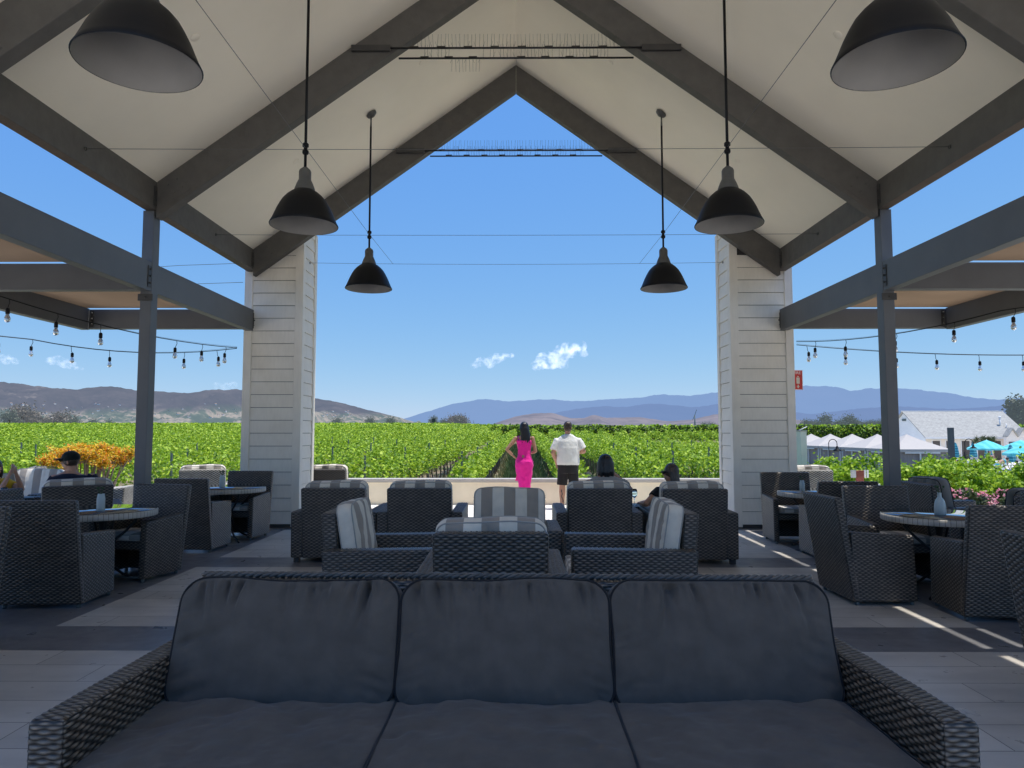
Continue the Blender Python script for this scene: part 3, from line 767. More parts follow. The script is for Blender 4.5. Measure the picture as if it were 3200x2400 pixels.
# vineyard rows
trunk_me=None;post_me=None
def row_points(y0,y1,xw,axis_x=False,seed=0,dens=1.0):
    """sample leaf centres in a row from y0 to y1 at lateral distance xw; level of detail by distance"""
    g=np.random.default_rng(seed); C=[];S=[]
    y=y0
    while y<y1:
        L=max(2.0,y*.06); L=min(L,y1-y)
        d=math.hypot(xw,y) if not axis_x else y0
        s=max(.088,d*.0019); n=int(min(820,1.9/(s*s))*L*dens)
        Y=g.uniform(y,y+L,n)
        lump=.5+.5*np.sin(Y*2*PI/1.5+seed)*.35+.5*vnoise(Y*1.7,Y*0+seed*1.3)
        t=g.uniform(0,1,n)**.75; a=g.uniform(-1,1,n)
        top=1.42+.28*lump+.22*np.maximum(0,vnoise(Y*4.3,Y*0+seed*3.7))
        hz=.72+(top-.72)*t
        wd=(.13+.24*lump)*np.sqrt(np.clip(1-(2*t-1.05)**2*.75,0.05,1))
        sh=g.uniform(0,1,n)<.06; hz=np.where(sh,top+g.uniform(0,.32,n),hz); wd=np.where(sh,.16,wd)
        C.append(np.stack([a*wd*1.15,Y,hz],-1)); S.append(np.full(n,s)); y+=L
    return np.concatenate(C),np.concatenate(S)
tr=MB(); tr.tube([(0,0,-.05),(.02,0,.3),(-.015,.02,.6),(.0,.0,.85)],[.045,.035,.03,.03],7); tr.tube([(0,0,.8),(0,.35,.86),(0,.7,.87)],[.022,.018,.012],5); tr.tube([(0,0,.8),(0,-.35,.86),(0,-.7,.87)],[.022,.018,.012],5)
TR=tr.build('trunk',M['bark']); PO=MB().box(-.022,.022,-.022,.022,-.05,1.92).build('trellis_post',M['post'])
for o in (TR,PO): COL.objects.unlink(o)
SP=2.45; ROT=.0125; nrow=0
def vine_row(X,y0,y1,seed,label):
    global nrow
    t=thing('vine_row',label,'vine row',(X,0,0),0,'rows of grapevines in the vineyard')
    C,S=row_points(y0,y1,abs(X),seed=seed)
    C[:,0]+=ROT*(C[:,1]); wx=C[:,0]+X
    gapc=72-.55*X if X<-4 else 1e9
    keep=(abs(C[:,1]-gapc)>2.4) & ~((X>3)&(C[:,1]>107)&(C[:,1]<118))
    C=C[keep];S=S[keep];wx=wx[keep]; C[:,2]+=G(wx,C[:,1])
    if len(C)==0: return
    leafmesh('foliage',C,S,M['vine'],t,.55,seed)
    ylim=46 if abs(X)<13 else 30
    y=y0+.6;k=0
    while y<min(y1,ylim):
        if abs(X)<13:
            c=TR.copy(); COL.objects.link(c); c.parent=t; c.location=(ROT*y,y,float(G(X+ROT*y,y)))
        if k%4==0:
            c=PO.copy(); COL.objects.link(c); c.parent=t; c.location=(ROT*y+.03,y+.2,float(G(X+ROT*y,y)))
        y+=1.5;k+=1
    nrow+=1
for i in range(66+36):
    X=-1.62-SP*(65-i) if i<66 else 1.25+SP*(i-66)
    if X<0: y0=max(17.2,-X/.92); y1=205
    else:
        y0=17.2 if X<8.5 else max(17.2,X/.285); y1=107
        if y0>y1-5: break
    side='left' if X<0 else 'right'
    vine_row(X,y0,y1,i,'grapevine row running straight away, %s of the grassy lane'%side if abs(X)>1.7 else ('grapevine row bordering the grassy lane on its %s side'%side))
# cross rows in the far block
for j in range(7):
    Y=117+j*2.6; t=thing('vine_row','dark sided grapevine row running across the far vineyard block','vine row',(0,Y,0),0,'crosswise grapevine rows at the far end')
    g=np.random.default_rng(900+j); n=int(7000*(1 if j==0 else .6)); xx=g.uniform(-4-.3*j,92,n)
    lump=vnoise(xx*.8,xx*0+j)*.25; t_=g.uniform(0,1,n)
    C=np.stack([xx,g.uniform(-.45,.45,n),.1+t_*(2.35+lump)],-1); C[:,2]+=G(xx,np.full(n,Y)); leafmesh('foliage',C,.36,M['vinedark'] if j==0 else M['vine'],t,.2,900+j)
# far vineyard mass beyond, reads as one mass
g=np.random.default_rng(77); n=90000
yy=g.uniform(0,1,n)**.8*330+140; xx=g.uniform(-.78,.5,n)*yy
keep=~((xx<0)&(yy<206)); xx=xx[keep];yy=yy[keep]; rows=np.round(xx/2.4)*2.4
C=np.stack([xx,yy,G(xx,yy)+g.uniform(.9,2.0,len(xx))],-1)
o=leafmesh('far_vineyard',C,yy*.0034,M['vine'],None,.6,78); tag(o,'far green vineyard reading as one mass below the hills','vineyard',kind='stuff')
# grass in the lanes
def grass(name,n,fx,fy,h,m,label,seed):
    g=np.random.default_rng(seed); x=fx(g,n);y=fy(g,n); z=G(x,y)
    a=g.uniform(0,2*PI,n); hh=h*g.uniform(.4,1.2,n); w=.012+.0006*y
    dx,dy=np.cos(a)*w,np.sin(a)*w; lx,ly=g.normal(0,.3,n)*hh,g.normal(0,.3,n)*hh
    P=np.stack([np.stack([x-dx,y-dy,z],-1),np.stack([x+dx,y+dy,z],-1),np.stack([x+lx+dx*.2,y+ly+dy*.2,z+hh],-1),np.stack([x+lx-dx*.2,y+ly-dy*.2,z+hh],-1)],1).reshape(-1,3)
    o=npmesh(name,P,np.arange(4*n).reshape(n,4),m,None,False); tag(o,label,'grass',kind='stuff')
M['grass']=leaf_mat('lane_grass',[(0,(.05,.09,.03)),(.7,(.10,.15,.05)),(1,(.20,.20,.09))],.3)
M['drygrass']=leaf_mat('dry_grass',[(0,(.16,.15,.06)),(.6,(.28,.25,.11)),(1,(.36,.30,.16))],.3)
grass('tall_grass',26000,lambda g,n:.0125*30+g.uniform(-.6,1.0,n)-.2,lambda g,n:17+g.uniform(0,1,n)**1.5*60,.55,M['grass'],'tall green grass growing in the lane between the vine rows',5)
grass('dry_grass',16000,lambda g,n:-1.62-2.45*g.integers(0,5,n)+1.2+g.normal(0,.45,n),lambda g,n:17+g.uniform(0,1,n)**1.5*60,.30,M['drygrass'],'dry yellow grass under the vine rows left of the lane',6)
grass('green_grass',16000,lambda g,n:1.25+2.45*g.integers(0,4,n)+1.2+g.normal(0,.45,n),lambda g,n:17+g.uniform(0,1,n)**1.5*60,.38,M['grass'],'green grass between the vine rows right of the lane',8)

# ------------------------------------------------------------------ near planting on the right: leafy grapevines
def make_vineplant(label,seed,h=1.55,w=.85,n=6500,leaf=.064,group='bushy grapevines before the pool fence'):
    t=thing('grapevine',label,'grapevine',(0,0,0),0,group); g=np.random.default_rng(seed)
    C=[]
    for k in range(26):      # shoots
        a=g.uniform(0,2*PI); rr=w*g.uniform(.1,1)**.6; z0=g.uniform(.35,h*.8); m=n//26
        s=g.uniform(0,1,m); c=np.array([math.cos(a)*rr*.8,math.sin(a)*rr*.7,z0]); d=np.array([math.cos(a)*.25,math.sin(a)*.2,g.uniform(.2,.55)])
        C.append(c+d*s[:,None]+g.normal(0,.14,(m,3))*(1.1-.6*s[:,None]))
    for k in range(9):
        a=g.uniform(0,2*PI); rr=w*g.uniform(0,.8); s=g.uniform(0,1,36); c=np.array([math.cos(a)*rr,math.sin(a)*rr,h*.75]); d=np.array([g.normal(0,.12),g.normal(0,.12),g.uniform(.35,.62)])
        C.append(c+d*s[:,None]+g.normal(0,.03,(36,3)))
    C=np.concatenate(C); C=C[C[:,2]>.1]
    leafmesh('foliage',C,leaf,M['vine'],t,.45,seed)
    b=MB(); b.tube([(0,0,-.1),(.03,0,.4),(0,.02,.8)],[.04,.03,.02],7)

    for k in range(5):
        a=k*1.3; b.tube([(0,.02,.75),(.3*math.cos(a),.3*math.sin(a),1.0),(.6*math.cos(a),.5*math.sin(a),1.15)],[.018,.012,.007],5)
    b.build('trunk',M['bark'],t); return t
vp=[make_vineplant('leafy grapevine in the hedge before the pool fence',200+k,h=1.35+.12*k) for k in range(3)]
first=[True]*3; k=0
for ry,(xa,xb) in enumerate(((7.0,14.5),(7.4,16.5),(7.9,20))):
    x=xa
    while x<xb:
        y=16.6+ry*2.1+random.uniform(-.25,.25); src=k%3; loc=(x,y,-.93-.12*ry)
        if first[src]: vp[src].location=loc; vp[src].rotation_euler=(0,0,random.uniform(0,6)); first[src]=False
        else: dup(vp[src],loc,random.uniform(0,6),scale=random.uniform(.88,1.12))
        x+=1.12;k+=1
# flowering shrubs
def flower_shrub(label,loc,rx,ry,h,seed,n=1400,nf=260,grp='pink flowering shrubs in the bed'):
    t=thing('flowering_shrub',label,'shrub',loc,0,grp); g=np.random.default_rng(seed)
    def dome(n,lo,hi):
        a=g.uniform(0,2*PI,n);r=np.sqrt(g.uniform(0,1,n)); q=np.sqrt(np.clip(1-r*r,0,1)); f=g.uniform(lo,hi,n)
        return np.stack([rx*r*np.cos(a)*f,ry*r*np.sin(a)*f,h*(.25+.75*q)*f*(1+.18*vnoise(r*np.cos(a)*5,r*np.sin(a)*5,seed))],-1)
    leafmesh('foliage',dome(n,.5,.98),.07,M['treeleaf'],t,.4,seed)
    cl=dome(nf//7,.97,1.06); C=np.repeat(cl,9,axis=0)+g.normal(0,.022,(len(cl)*9,3)); leafmesh('blossom',C,.042,M['pink'],t,.9,seed+1)
    MB().tube([(0,0,-.05),(0,0,h*.5)],[.03,.015],6).build('stem',M['bark'],t)
for k,(x,y,rx,h) in enumerate(((6.95,12.9,.55,.72),(7.75,13.3,.6,.70),(8.5,13.6,.6,.72),(9.3,13.8,.6,.66))):
    flower_shrub(['pink flowering shrub just behind the grey cushioned lounge chair','pink flowering shrub second from the lounge chair, in the bed below the grapevines','sparser pink flowering shrub right of the middle of the bed','pink flowering shrub at the right end of the bed'][k],(x,y,-.30),rx,.5,h,300+k)
flower_shrub('small pink flowering shrub on the left behind the pale sunlit wicker stool',(-7.75,14.2,-.32),.7,.5,.62,310,900,200,grp=None)
# orange bush
t=thing('orange_succulent_bush','orange and yellow tipped pencil cactus bush with many pale bare stems','bush',(-8.05,13.4,-.32)); g=np.random.default_rng(40)
b=MB(); C=[]
for k in range(46):
    a=g.uniform(0,2*PI); r0=g.uniform(.0,.22); base=Vector((r0*math.cos(a)*1.6,r0*math.sin(a),0)); sp=g.uniform(.2,1)
    end=Vector((math.cos(a)*.80*sp,math.sin(a)*.55*sp,1.24+.20*math.sqrt(max(0,1-sp*sp))+g.uniform(-.10,.06)))
    mid=base.lerp(end,.5)+Vector((0,0,.08)); b.tube([base,mid,end],[.028*g.uniform(.6,1.3),.017,.008],6)
    for q in range(9):
        e=end+Vector((g.normal(0,.12),g.normal(0,.10),g.uniform(-.02,.14))); b.tube([end-Vector((0,0,.12)),e],[.007,.004],4)
        m=70; s=g.uniform(0,1,(m,1)); C.append(np.array(end)+(np.array(e)-np.array(end))*s+g.normal(0,.034,(m,3)))
b.build('stems',M['barkpale'],t); o=leafmesh('foliage',np.concatenate(C),.032,M['orange'],t,.8,41)

# ------------------------------------------------------------------ trees
def make_tree(label,h,w,m,seed,n=1500,leaf=.35,slim=False,group=None,cat='tree',name='tree',trunk='bark'):
    t=thing(name,label,cat,(0,0,0),0,group); g=np.random.default_rng(seed); C=[]
    b=MB(); b.tube([(0,0,-.3),(0,0,h*.35),(.03*h,0,h*.7)],[.035*h,.025*h,.01*h],7)
    nb=16
    for k in range(nb):
        a=g.uniform(0,2*PI); z=h*(.32+.62*g.uniform(0,1)); f=math.sin(PI*min(1,(z/h-.2)/.9)) if not slim else .6
        r=w*.5*g.uniform(.2,.95)*max(f,.25); c=np.array([math.cos(a)*r,math.sin(a)*r,z])
        b.tube([(0,0,z*.6),tuple(c*[.5,.5,.9]),tuple(c)],[.014*h,.009*h,.004*h],5)
        mm=n//nb; rad=w*(.17 if not slim else .12)*g.uniform(.7,1.3); C.append(c+g.normal(0,1,(mm,3))*rad*np.array([1,1,.75]))
    b.build('trunk',M[trunk],t); leafmesh('crown',np.concatenate(C),leaf,M[m],t,.3,seed); return t
def at(sx,sy,Y): return (float((sx-1115)/1534*Y),Y,float(1.5-(sy-934.5)/1534*Y))
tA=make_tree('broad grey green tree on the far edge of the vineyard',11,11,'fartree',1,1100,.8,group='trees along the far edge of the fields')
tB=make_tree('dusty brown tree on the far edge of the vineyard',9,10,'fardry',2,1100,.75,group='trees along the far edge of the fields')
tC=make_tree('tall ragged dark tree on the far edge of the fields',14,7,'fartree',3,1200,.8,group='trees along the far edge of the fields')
first={}
def place_tree(src,sx,Y,h,label=None):
    x,y,_=at(sx,900,Y); z=float(G(x,Y)); h=h+2.5*(Y>500); sc=h/{'A':11,'B':9,'C':14}[src]; T={'A':tA,'B':tB,'C':tC}[src]
    if src not in first: T.location=(x,y,z);T.scale=(sc,)*3;first[src]=1;o=T
    else: o=dup(T,(x,y,z),random.uniform(0,6),scale=sc)
    if label: o['label']=label
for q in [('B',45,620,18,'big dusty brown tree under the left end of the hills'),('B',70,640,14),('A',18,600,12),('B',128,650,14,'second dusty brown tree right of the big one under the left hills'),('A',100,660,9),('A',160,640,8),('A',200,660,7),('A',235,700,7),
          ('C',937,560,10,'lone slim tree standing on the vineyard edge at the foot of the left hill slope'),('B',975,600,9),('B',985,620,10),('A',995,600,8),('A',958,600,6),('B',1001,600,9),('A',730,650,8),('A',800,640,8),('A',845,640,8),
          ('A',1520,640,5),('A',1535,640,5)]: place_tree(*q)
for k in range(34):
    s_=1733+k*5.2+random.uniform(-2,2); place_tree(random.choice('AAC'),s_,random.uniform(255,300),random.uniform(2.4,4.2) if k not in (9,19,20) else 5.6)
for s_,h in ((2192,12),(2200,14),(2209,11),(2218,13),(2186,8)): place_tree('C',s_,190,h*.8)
# wind machine / pole
for sx,hy,Y,lb in ((937,908,420,'thin dark pole with a square head beyond the vineyard'),):
    x,y,z=at(sx,hy,Y); t=thing('pole',lb,'pole',(x,y,float(G(x,y)))); H_=z-float(G(x,y))
    MB().tube([(0,0,0),(0,0,H_)],.3,8).build('shaft',M['bracket'],t); MB().box(-1.0,1.0,-.3,.3,H_-1.2,H_+1.0).build('head',M['bracket'],t)
x,y,z=at(1500,896,420); t=thing('wind_machine','tall thin vineyard wind machine with two blades on the horizon at the right','wind machine',(x,y,float(G(x,y)))); H_=z-float(G(x,y))
MB().tube([(0,0,0),(0,0,H_)],[.45,.3],8).build('tower',M['post'],t)
b=MB(); b.hexa([(-.15,-.4,H_),(.15,-.4,H_),(.15,-.3,H_),(-.15,-.3,H_),(.9,-.4,H_+3),(1.2,-.4,H_+3),(1.2,-.3,H_+3),(.9,-.3,H_+3)]); b.hexa([(-1.6,-.4,H_-3.2),(-1.3,-.4,H_-3.2),(-1.3,-.3,H_-3.2),(-1.6,-.3,H_-3.2),(-.15,-.4,H_),(.15,-.4,H_),(.15,-.3,H_),(-.15,-.3,H_)]); b.build('blades',M['post'],t)

# ------------------------------------------------------------------ hills
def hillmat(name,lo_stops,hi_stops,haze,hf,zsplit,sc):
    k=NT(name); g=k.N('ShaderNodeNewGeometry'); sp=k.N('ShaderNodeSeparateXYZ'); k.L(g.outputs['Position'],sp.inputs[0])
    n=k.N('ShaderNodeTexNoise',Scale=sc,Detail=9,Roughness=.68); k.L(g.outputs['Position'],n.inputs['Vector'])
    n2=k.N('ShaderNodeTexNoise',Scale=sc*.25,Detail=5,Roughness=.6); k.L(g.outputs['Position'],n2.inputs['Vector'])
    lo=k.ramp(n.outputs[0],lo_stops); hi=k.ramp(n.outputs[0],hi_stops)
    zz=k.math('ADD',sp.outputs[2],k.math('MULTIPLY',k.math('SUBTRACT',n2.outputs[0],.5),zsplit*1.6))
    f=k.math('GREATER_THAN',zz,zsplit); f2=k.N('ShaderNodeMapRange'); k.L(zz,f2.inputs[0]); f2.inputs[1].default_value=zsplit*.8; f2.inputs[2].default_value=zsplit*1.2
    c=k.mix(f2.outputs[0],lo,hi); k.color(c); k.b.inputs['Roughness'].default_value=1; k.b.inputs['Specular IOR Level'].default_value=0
    e=k.N('ShaderNodeEmission'); e.inputs[0].default_value=(*haze,1); mx=k.N('ShaderNodeMixShader'); mx.inputs[0].default_value=hf  # airlight mixed into the slope colour as emission
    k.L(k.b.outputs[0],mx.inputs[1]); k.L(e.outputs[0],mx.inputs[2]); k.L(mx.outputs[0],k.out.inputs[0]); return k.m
def ridge(name,pts,Y,depth,m,rough=.12,nx=420,nj=44,seed=0,pw=1.15):
    P=np.array(pts,float); xs=np.linspace(P[0,0],P[-1,0],nx); yv=np.interp(xs,P[:,0],P[:,1]); 
    kern=np.ones(7)/7; yv=np.convolve(np.pad(yv,3,'edge'),kern,'valid')
    crest=(934.5-yv)/1534*Y+1.5; az=(xs-1115)/1534
    J=np.linspace(0,1,nj); V=np.zeros((nx,nj+6,3))
    for j,t in enumerate(J):
        yy=Y-depth*t; X=az*yy
        gul=fbm(X*.9/ (Y*.03),np.full(nx,t*3.0+seed),seed,5)
        z=crest*np.power(1-t,pw)*(1-.0*t)+crest.max()*rough*gul*math.sin(PI*min(1,t*1.15))*1.0
        z+= crest*.012*fbm(X/(Y*.006),np.full(nx,t*9.),seed,4)
        V[:,j,0]=X;V[:,j,1]=yy;V[:,j,2]=np.maximum(z,-8) if t<.98 else -20
    for q in range(6):
        yy=Y+depth*.15*(q+1); V[:,nj+5-q+0,0]=az*yy if False else az*yy
        V[:,nj+5-q,1]=yy; V[:,nj+5-q,2]=crest*(1-.16*(q+1))
    # order: back (far) .. crest .. foot
    W=np.concatenate([V[:,nj:,:],V[:,:nj,:]],1); n2=nj+6
    i=np.arange(nx*n2).reshape(nx,n2); f=np.stack([i[:-1,:-1],i[:-1,1:],i[1:,1:],i[1:,:-1]],-1).reshape(-1,4)
    return struct(npmesh(name,W,f,m))
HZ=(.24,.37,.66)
far=hillmat('far_hazed_mountain',[(.3,(.05,.07,.06)),(.7,(.10,.11,.10))],[(.3,(.05,.07,.06)),(.7,(.12,.12,.11))],(.245,.385,.69),.88,300,.0006)
mid=hillmat('mid_hazed_mountain',[(.3,(.05,.07,.05)),(.7,(.12,.12,.10))],[(.3,(.05,.06,.05)),(.7,(.12,.12,.10))],(.205,.315,.60),.84,300,.0008)
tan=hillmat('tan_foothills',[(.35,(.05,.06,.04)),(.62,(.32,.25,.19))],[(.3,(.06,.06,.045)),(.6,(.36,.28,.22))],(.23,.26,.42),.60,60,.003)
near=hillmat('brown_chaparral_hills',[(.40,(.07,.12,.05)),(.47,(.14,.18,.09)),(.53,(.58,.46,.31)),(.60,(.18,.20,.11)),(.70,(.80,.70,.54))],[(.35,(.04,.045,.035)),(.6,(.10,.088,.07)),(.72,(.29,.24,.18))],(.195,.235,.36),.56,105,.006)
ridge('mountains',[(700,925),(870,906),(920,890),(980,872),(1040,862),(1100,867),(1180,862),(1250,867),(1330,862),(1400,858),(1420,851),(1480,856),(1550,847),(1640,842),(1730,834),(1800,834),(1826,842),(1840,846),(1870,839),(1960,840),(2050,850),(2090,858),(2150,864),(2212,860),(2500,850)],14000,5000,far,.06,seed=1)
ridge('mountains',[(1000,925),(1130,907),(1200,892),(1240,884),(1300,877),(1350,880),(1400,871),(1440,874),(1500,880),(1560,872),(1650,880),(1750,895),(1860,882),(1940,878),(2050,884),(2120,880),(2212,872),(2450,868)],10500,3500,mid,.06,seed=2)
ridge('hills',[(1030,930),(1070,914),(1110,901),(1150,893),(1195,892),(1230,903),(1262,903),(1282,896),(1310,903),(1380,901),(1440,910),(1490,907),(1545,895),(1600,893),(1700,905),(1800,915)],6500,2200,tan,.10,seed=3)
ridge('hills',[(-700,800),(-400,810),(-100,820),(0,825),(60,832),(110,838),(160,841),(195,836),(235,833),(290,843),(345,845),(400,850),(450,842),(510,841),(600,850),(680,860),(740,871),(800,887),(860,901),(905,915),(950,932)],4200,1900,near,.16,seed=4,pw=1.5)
# houses on the hillside
hm=MB(); hm.box(-8,8,-5,5,-6,4).prism([(-9,4),(9,4),(0,8)],-5.5,5.5)
hw=thing('hillside_house','tiny pale house scattered on the far hillside','house',(0,0,0),0,'tiny houses on the far hillside')
MB().box(-8,8,-5,5,-8,4).build('wall',pmat('house_wall',(.88,.84,.76),.8),hw); MB().prism([(9,4.05),(-9,4.05),(0,7.5)],-5.5,5.5).build('roof',pmat('house_roof',(.30,.21,.16),.8),hw)
SEED4=1
bpy.context.view_layer.update(); hl=[o for o in COL.objects if o.name.split('.')[0]=='hills']
def hit(sx,sy):
    from mathutils import Vector as V3
    d=V3(((sx-1115)/1534,1,-(sy-934.5)/1534)).normalized(); best=None
    for o in hl:
        ok,loc,no,_=o.ray_cast(V3((0,0,1.5))+d*1500,d)
        if ok and (best is None or loc.length<best.length): best=loc.copy()
    return best
bpy.context.view_layer.update()
kk=0; rh=np.random.default_rng(12)
for q in range(75):
    if q<58: sx=rh.uniform(-10,515); sy=rh.uniform(872,906)
    else: sx=rh.uniform(690,760); sy=rh.uniform(888,900)
    p=hit(sx,sy)
    if p is None: continue
    if kk==0: hw.location=p; o=hw
    else: o=dup(hw,p,rh.uniform(0,3))
    o.scale=(rh.uniform(.4,.85),)*3; o.rotation_euler=(0,0,rh.uniform(0,3)); kk+=1

# ------------------------------------------------------------------ furniture
LC={}
def lounge(key,label,loc,rz,pad='stripe',grp='wicker lounge armchairs'):
    if pad not in LC: o=make_lounge(label,pad,grp); LC[pad]=o; o.location=loc; o.rotation_euler=(0,0,rz)
    else: o=dup(LC[pad],loc,rz,label,grp)
    return o
lounge('A','wicker lounge armchair right behind the charcoal sofa, its back turned to the photo',(-.165,5.10,0),0)
lounge('B','wicker lounge armchair facing the sofa, full striped cushion showing',(-.07,7.10,0),PI)
lounge('C','wicker lounge armchair turned sideways, facing right, striped cushion at its left end',(-1.03,6.06,0),-PI/2)
lounge('D','wicker lounge armchair turned sideways, facing left, striped cushion at its right end',(.93,6.06,0),PI/2)
lounge('E','empty wicker lounge armchair facing the view, beside the left clad column',(-2.10,8.76,0),R(-2))
lounge('F','empty wicker lounge armchair facing the view, left of the standing couple',(-1.12,8.76,0),0)
lounge('G','wicker lounge armchair with the dark haired seated person in grey',(.96,8.72,0),0)
lounge('H','wicker lounge armchair with the seated person in black by the right column',(2.03,8.66,0),R(1))
lounge('S1','sunlit wicker lounge armchair outside behind the left column',(-3.35,12.95,0),R(0),grp='sunlit lounge armchairs on the terrace')
lounge('S2','sunlit wicker lounge armchair outside behind the right column',(3.93,13.1,0),R(20),'pale',grp='sunlit lounge armchairs on the terrace')
lounge('S3','sunlit pale wicker lounge armchair left of the left column, beyond the far dining table',(-5.62,12.85,0),R(20),'pale',grp='sunlit lounge armchairs on the terrace')
lounge('S5','sunlit wicker lounge armchair right of the right column, beyond the far dining table',(5.1,12.75,0),R(-8),'pale',grp='sunlit lounge armchairs on the terrace')
lounge('P1','wicker lounge armchair holding the man in the dark cap',(-5.56,9.05,0),R(32),grp='lounge armchairs in the left corner')
lounge('P2','striped lounge armchair facing the photo beside the person in yellow',(-7.5,10.9,0),PI,grp='lounge armchairs in the left corner')
lounge('P4','lounge armchair at the left edge under the person in yellow',(-6.9,9.75,0),R(-100),grp='lounge armchairs in the left corner')
lounge('P3','grey cushioned wicker lounge armchair behind the man in the dark cap',(-7.75,12.1,0),R(-70),'greypad',grp='lounge armchairs in the left corner')
lounge('Q1','grey cushioned wicker lounge armchair facing right, beside the right post',(5.62,9.2,0),-PI/2,'greypad',grp='lounge armchairs in the right corner')
lounge('Q2','wicker lounge armchair with dark cushion cut by the right edge of the photo',(5.45,7.75,0),0,'greypad',grp='lounge armchairs in the right corner')
# pale stool
t=thing('wicker_stool','low pale sunlit wicker stool behind the near left dining table','stool',(-6.68,11.75,0),R(12))
W=WK(); W.slab([(-.26,-.26,.03),(.26,-.26,.03),(.26,.26,.03),(-.26,.26,.03),(-.3,-.3,.56),(.3,-.3,.62),(.3,.3,.62),(-.3,.3,.56)],skip=('z0',)); W.build('wicker_body',M['sunwicker'],t)
MB().box(-.2,.2,-.2,.2,0,.03).build('foot',M['bracket'],t)

dc=None
def dining(label,loc,rz):
    global dc
    if dc is None: dc=make_dining(label); dc.location=loc; dc.rotation_euler=(0,0,rz); return dc
    return dup(dc,loc,rz,label)
dining('tall backed dining chair left of the sofa, its dark back turned to the photo',(-4.08,6.42,0),R(2.8))
dining('dining chair across the near left table, showing its seat',(-4.0,7.53,0),R(167))
dining('dining chair on the far side of the near left table, mostly hidden',(-4.75,7.05,0),R(-90))
dining('dining chair with dark back turned to the photo at the far left table',(-4.15,9.28,0),R(-3))
dining('dining chair against the left clad column, showing its seat',(-4.0,10.28,0),R(175))
dining('dining chair at the left edge of the photo, only its lit back showing, bottom left',(-3.52,3.92,0),R(93))
dining('dining chair behind the left edge chair, only a corner of its back showing',(-4.25,5.12,0),R(180))
dining('dining chair facing right, bluish side back and sun fleck, right of the sofa',(3.21,6.64,0),R(-89))
dining('dining chair with dark back turned to the photo at the near right table',(3.94,6.03,0),R(-6))
dining('dining chair across the near right table, showing its pale seat',(3.86,7.35,0),R(180))
dining('dining chair on the far right of the near right table, mostly hidden',(4.62,6.75,0),R(90))
dining('dining chair at the right edge of the photo, only its lit back showing, bottom right',(3.26,3.90,0),R(-92))
dining('dining chair against the right clad column, showing its pale seat',(3.85,9.97,0),R(176))
dining('dark backed dining chair at the far right table, beside the right post',(3.90,8.80,0),R(-2))
tb=None
for i,(x,y,lb) in enumerate(((-4.10,7.10,'round glass topped table near left of the sofa'),(-4.02,10.0,'round glass topped table by the left clad column'),(3.96,6.75,'round glass topped table near right, with the ribbed bottle vase'),(3.92,9.35,'round glass topped table by the right clad column'))):
    if i==0: tb=make_table(lb); tb.location=(x,y,0)
    else: dup(tb,(x,y,0),0,lb)
v=make_vase('tall crackled glass vase on the near left table'); v.location=(-4.03,6.93,.743)
v2=dup(v,(-4.10,9.95,.743),0,'small glass vase on the table by the left clad column')
v3=dup(v,(3.70,9.28,.743),0,'small glass vase on the table by the right clad column',scale=.85)
v4=make_vase('ribbed pale blue glass bottle vase on the near right table',1); v4.location=(3.90,6.62,.743)

# low round side table with wine glass (left corner)
t=thing('side_table','small round side table by the person in yellow','table',(-6.28,8.85,0))
MB().lathe([(0,.66),(.25,.66),(.25,.69),(0,.69)],n=32).build('table_top',M['iron'],t); MB().lathe([(.16,0),(.16,.015),(.02,.03),(.02,.66)],n=20).build('pedestal',M['iron'],t)
t=thing('wine_glass','stemless wine glass on the small side table at the left edge','wine glass',(-6.38,8.88,.692))
MB().lathe([(0,.0),(.030,.001),(.042,.03),(.045,.06),(.038,.10),(.032,.125),(.030,.125),(.036,.10),(.043,.06),(.040,.03),(.028,.004),(0,.004)],n=24).build('bowl',M['glass'],t)

# napkin/glass near chair G armrest
t=thing('side_table','low dark side table between the two seated people','table',(1.50,9.15,0))
MB().box(-.09,.09,-.22,.22,.555,.58).build('table_top',M['iron'],t)
for sx in (-1,1):
    for sy in (-1,1): MB().box(sx*.075-.01,sx*.075+.01,sy*.2-.01,sy*.2+.01,0,.555).build('leg',M['iron'],t)
t=thing('wine_glass','wine glass standing between the two seated people','wine glass',(1.50,9.1,.581))
MB().lathe([(0,0),(.034,.002),(.034,.004),(.004,.008),(.004,.09),(.02,.10),(.038,.13),(.040,.16),(.030,.205),(.029,.205),(.037,.16),(.035,.13),(.018,.105),(0,.10)],n=24).build('bowl',M['glass'],t)

# bottle caddy with menu cards on the right
t=thing('menu_caddy','red box with white cards around it on a small white table','caddy',(5.75,12.0,.66)); t.scale=(.58,)*3
MB().box(-.10,.10,-.05,.05,0,.36).build('box',M['brown_blk'],t,bevel=.008)
for a,s in ((-.22,-1),(-.14,-1),(.15,1),(.23,1)): MB().obox((a,0,.26),.07,.02,.22,rz=s*.5).build('card',M['white'],t)
t=thing('side_table','small white side table under the red caddy','table',(5.77,12.0,0))
MB().box(-.22,.22,-.2,.2,.62,.658).build('table_top',M['white'],t,bevel=.005)
for sx in (-1,1):
    for sy in (-1,1): MB().box(sx*.18-.02,sx*.18+.02,sy*.16-.02,sy*.16+.02,0,.62).build('leg',M['white'],t)

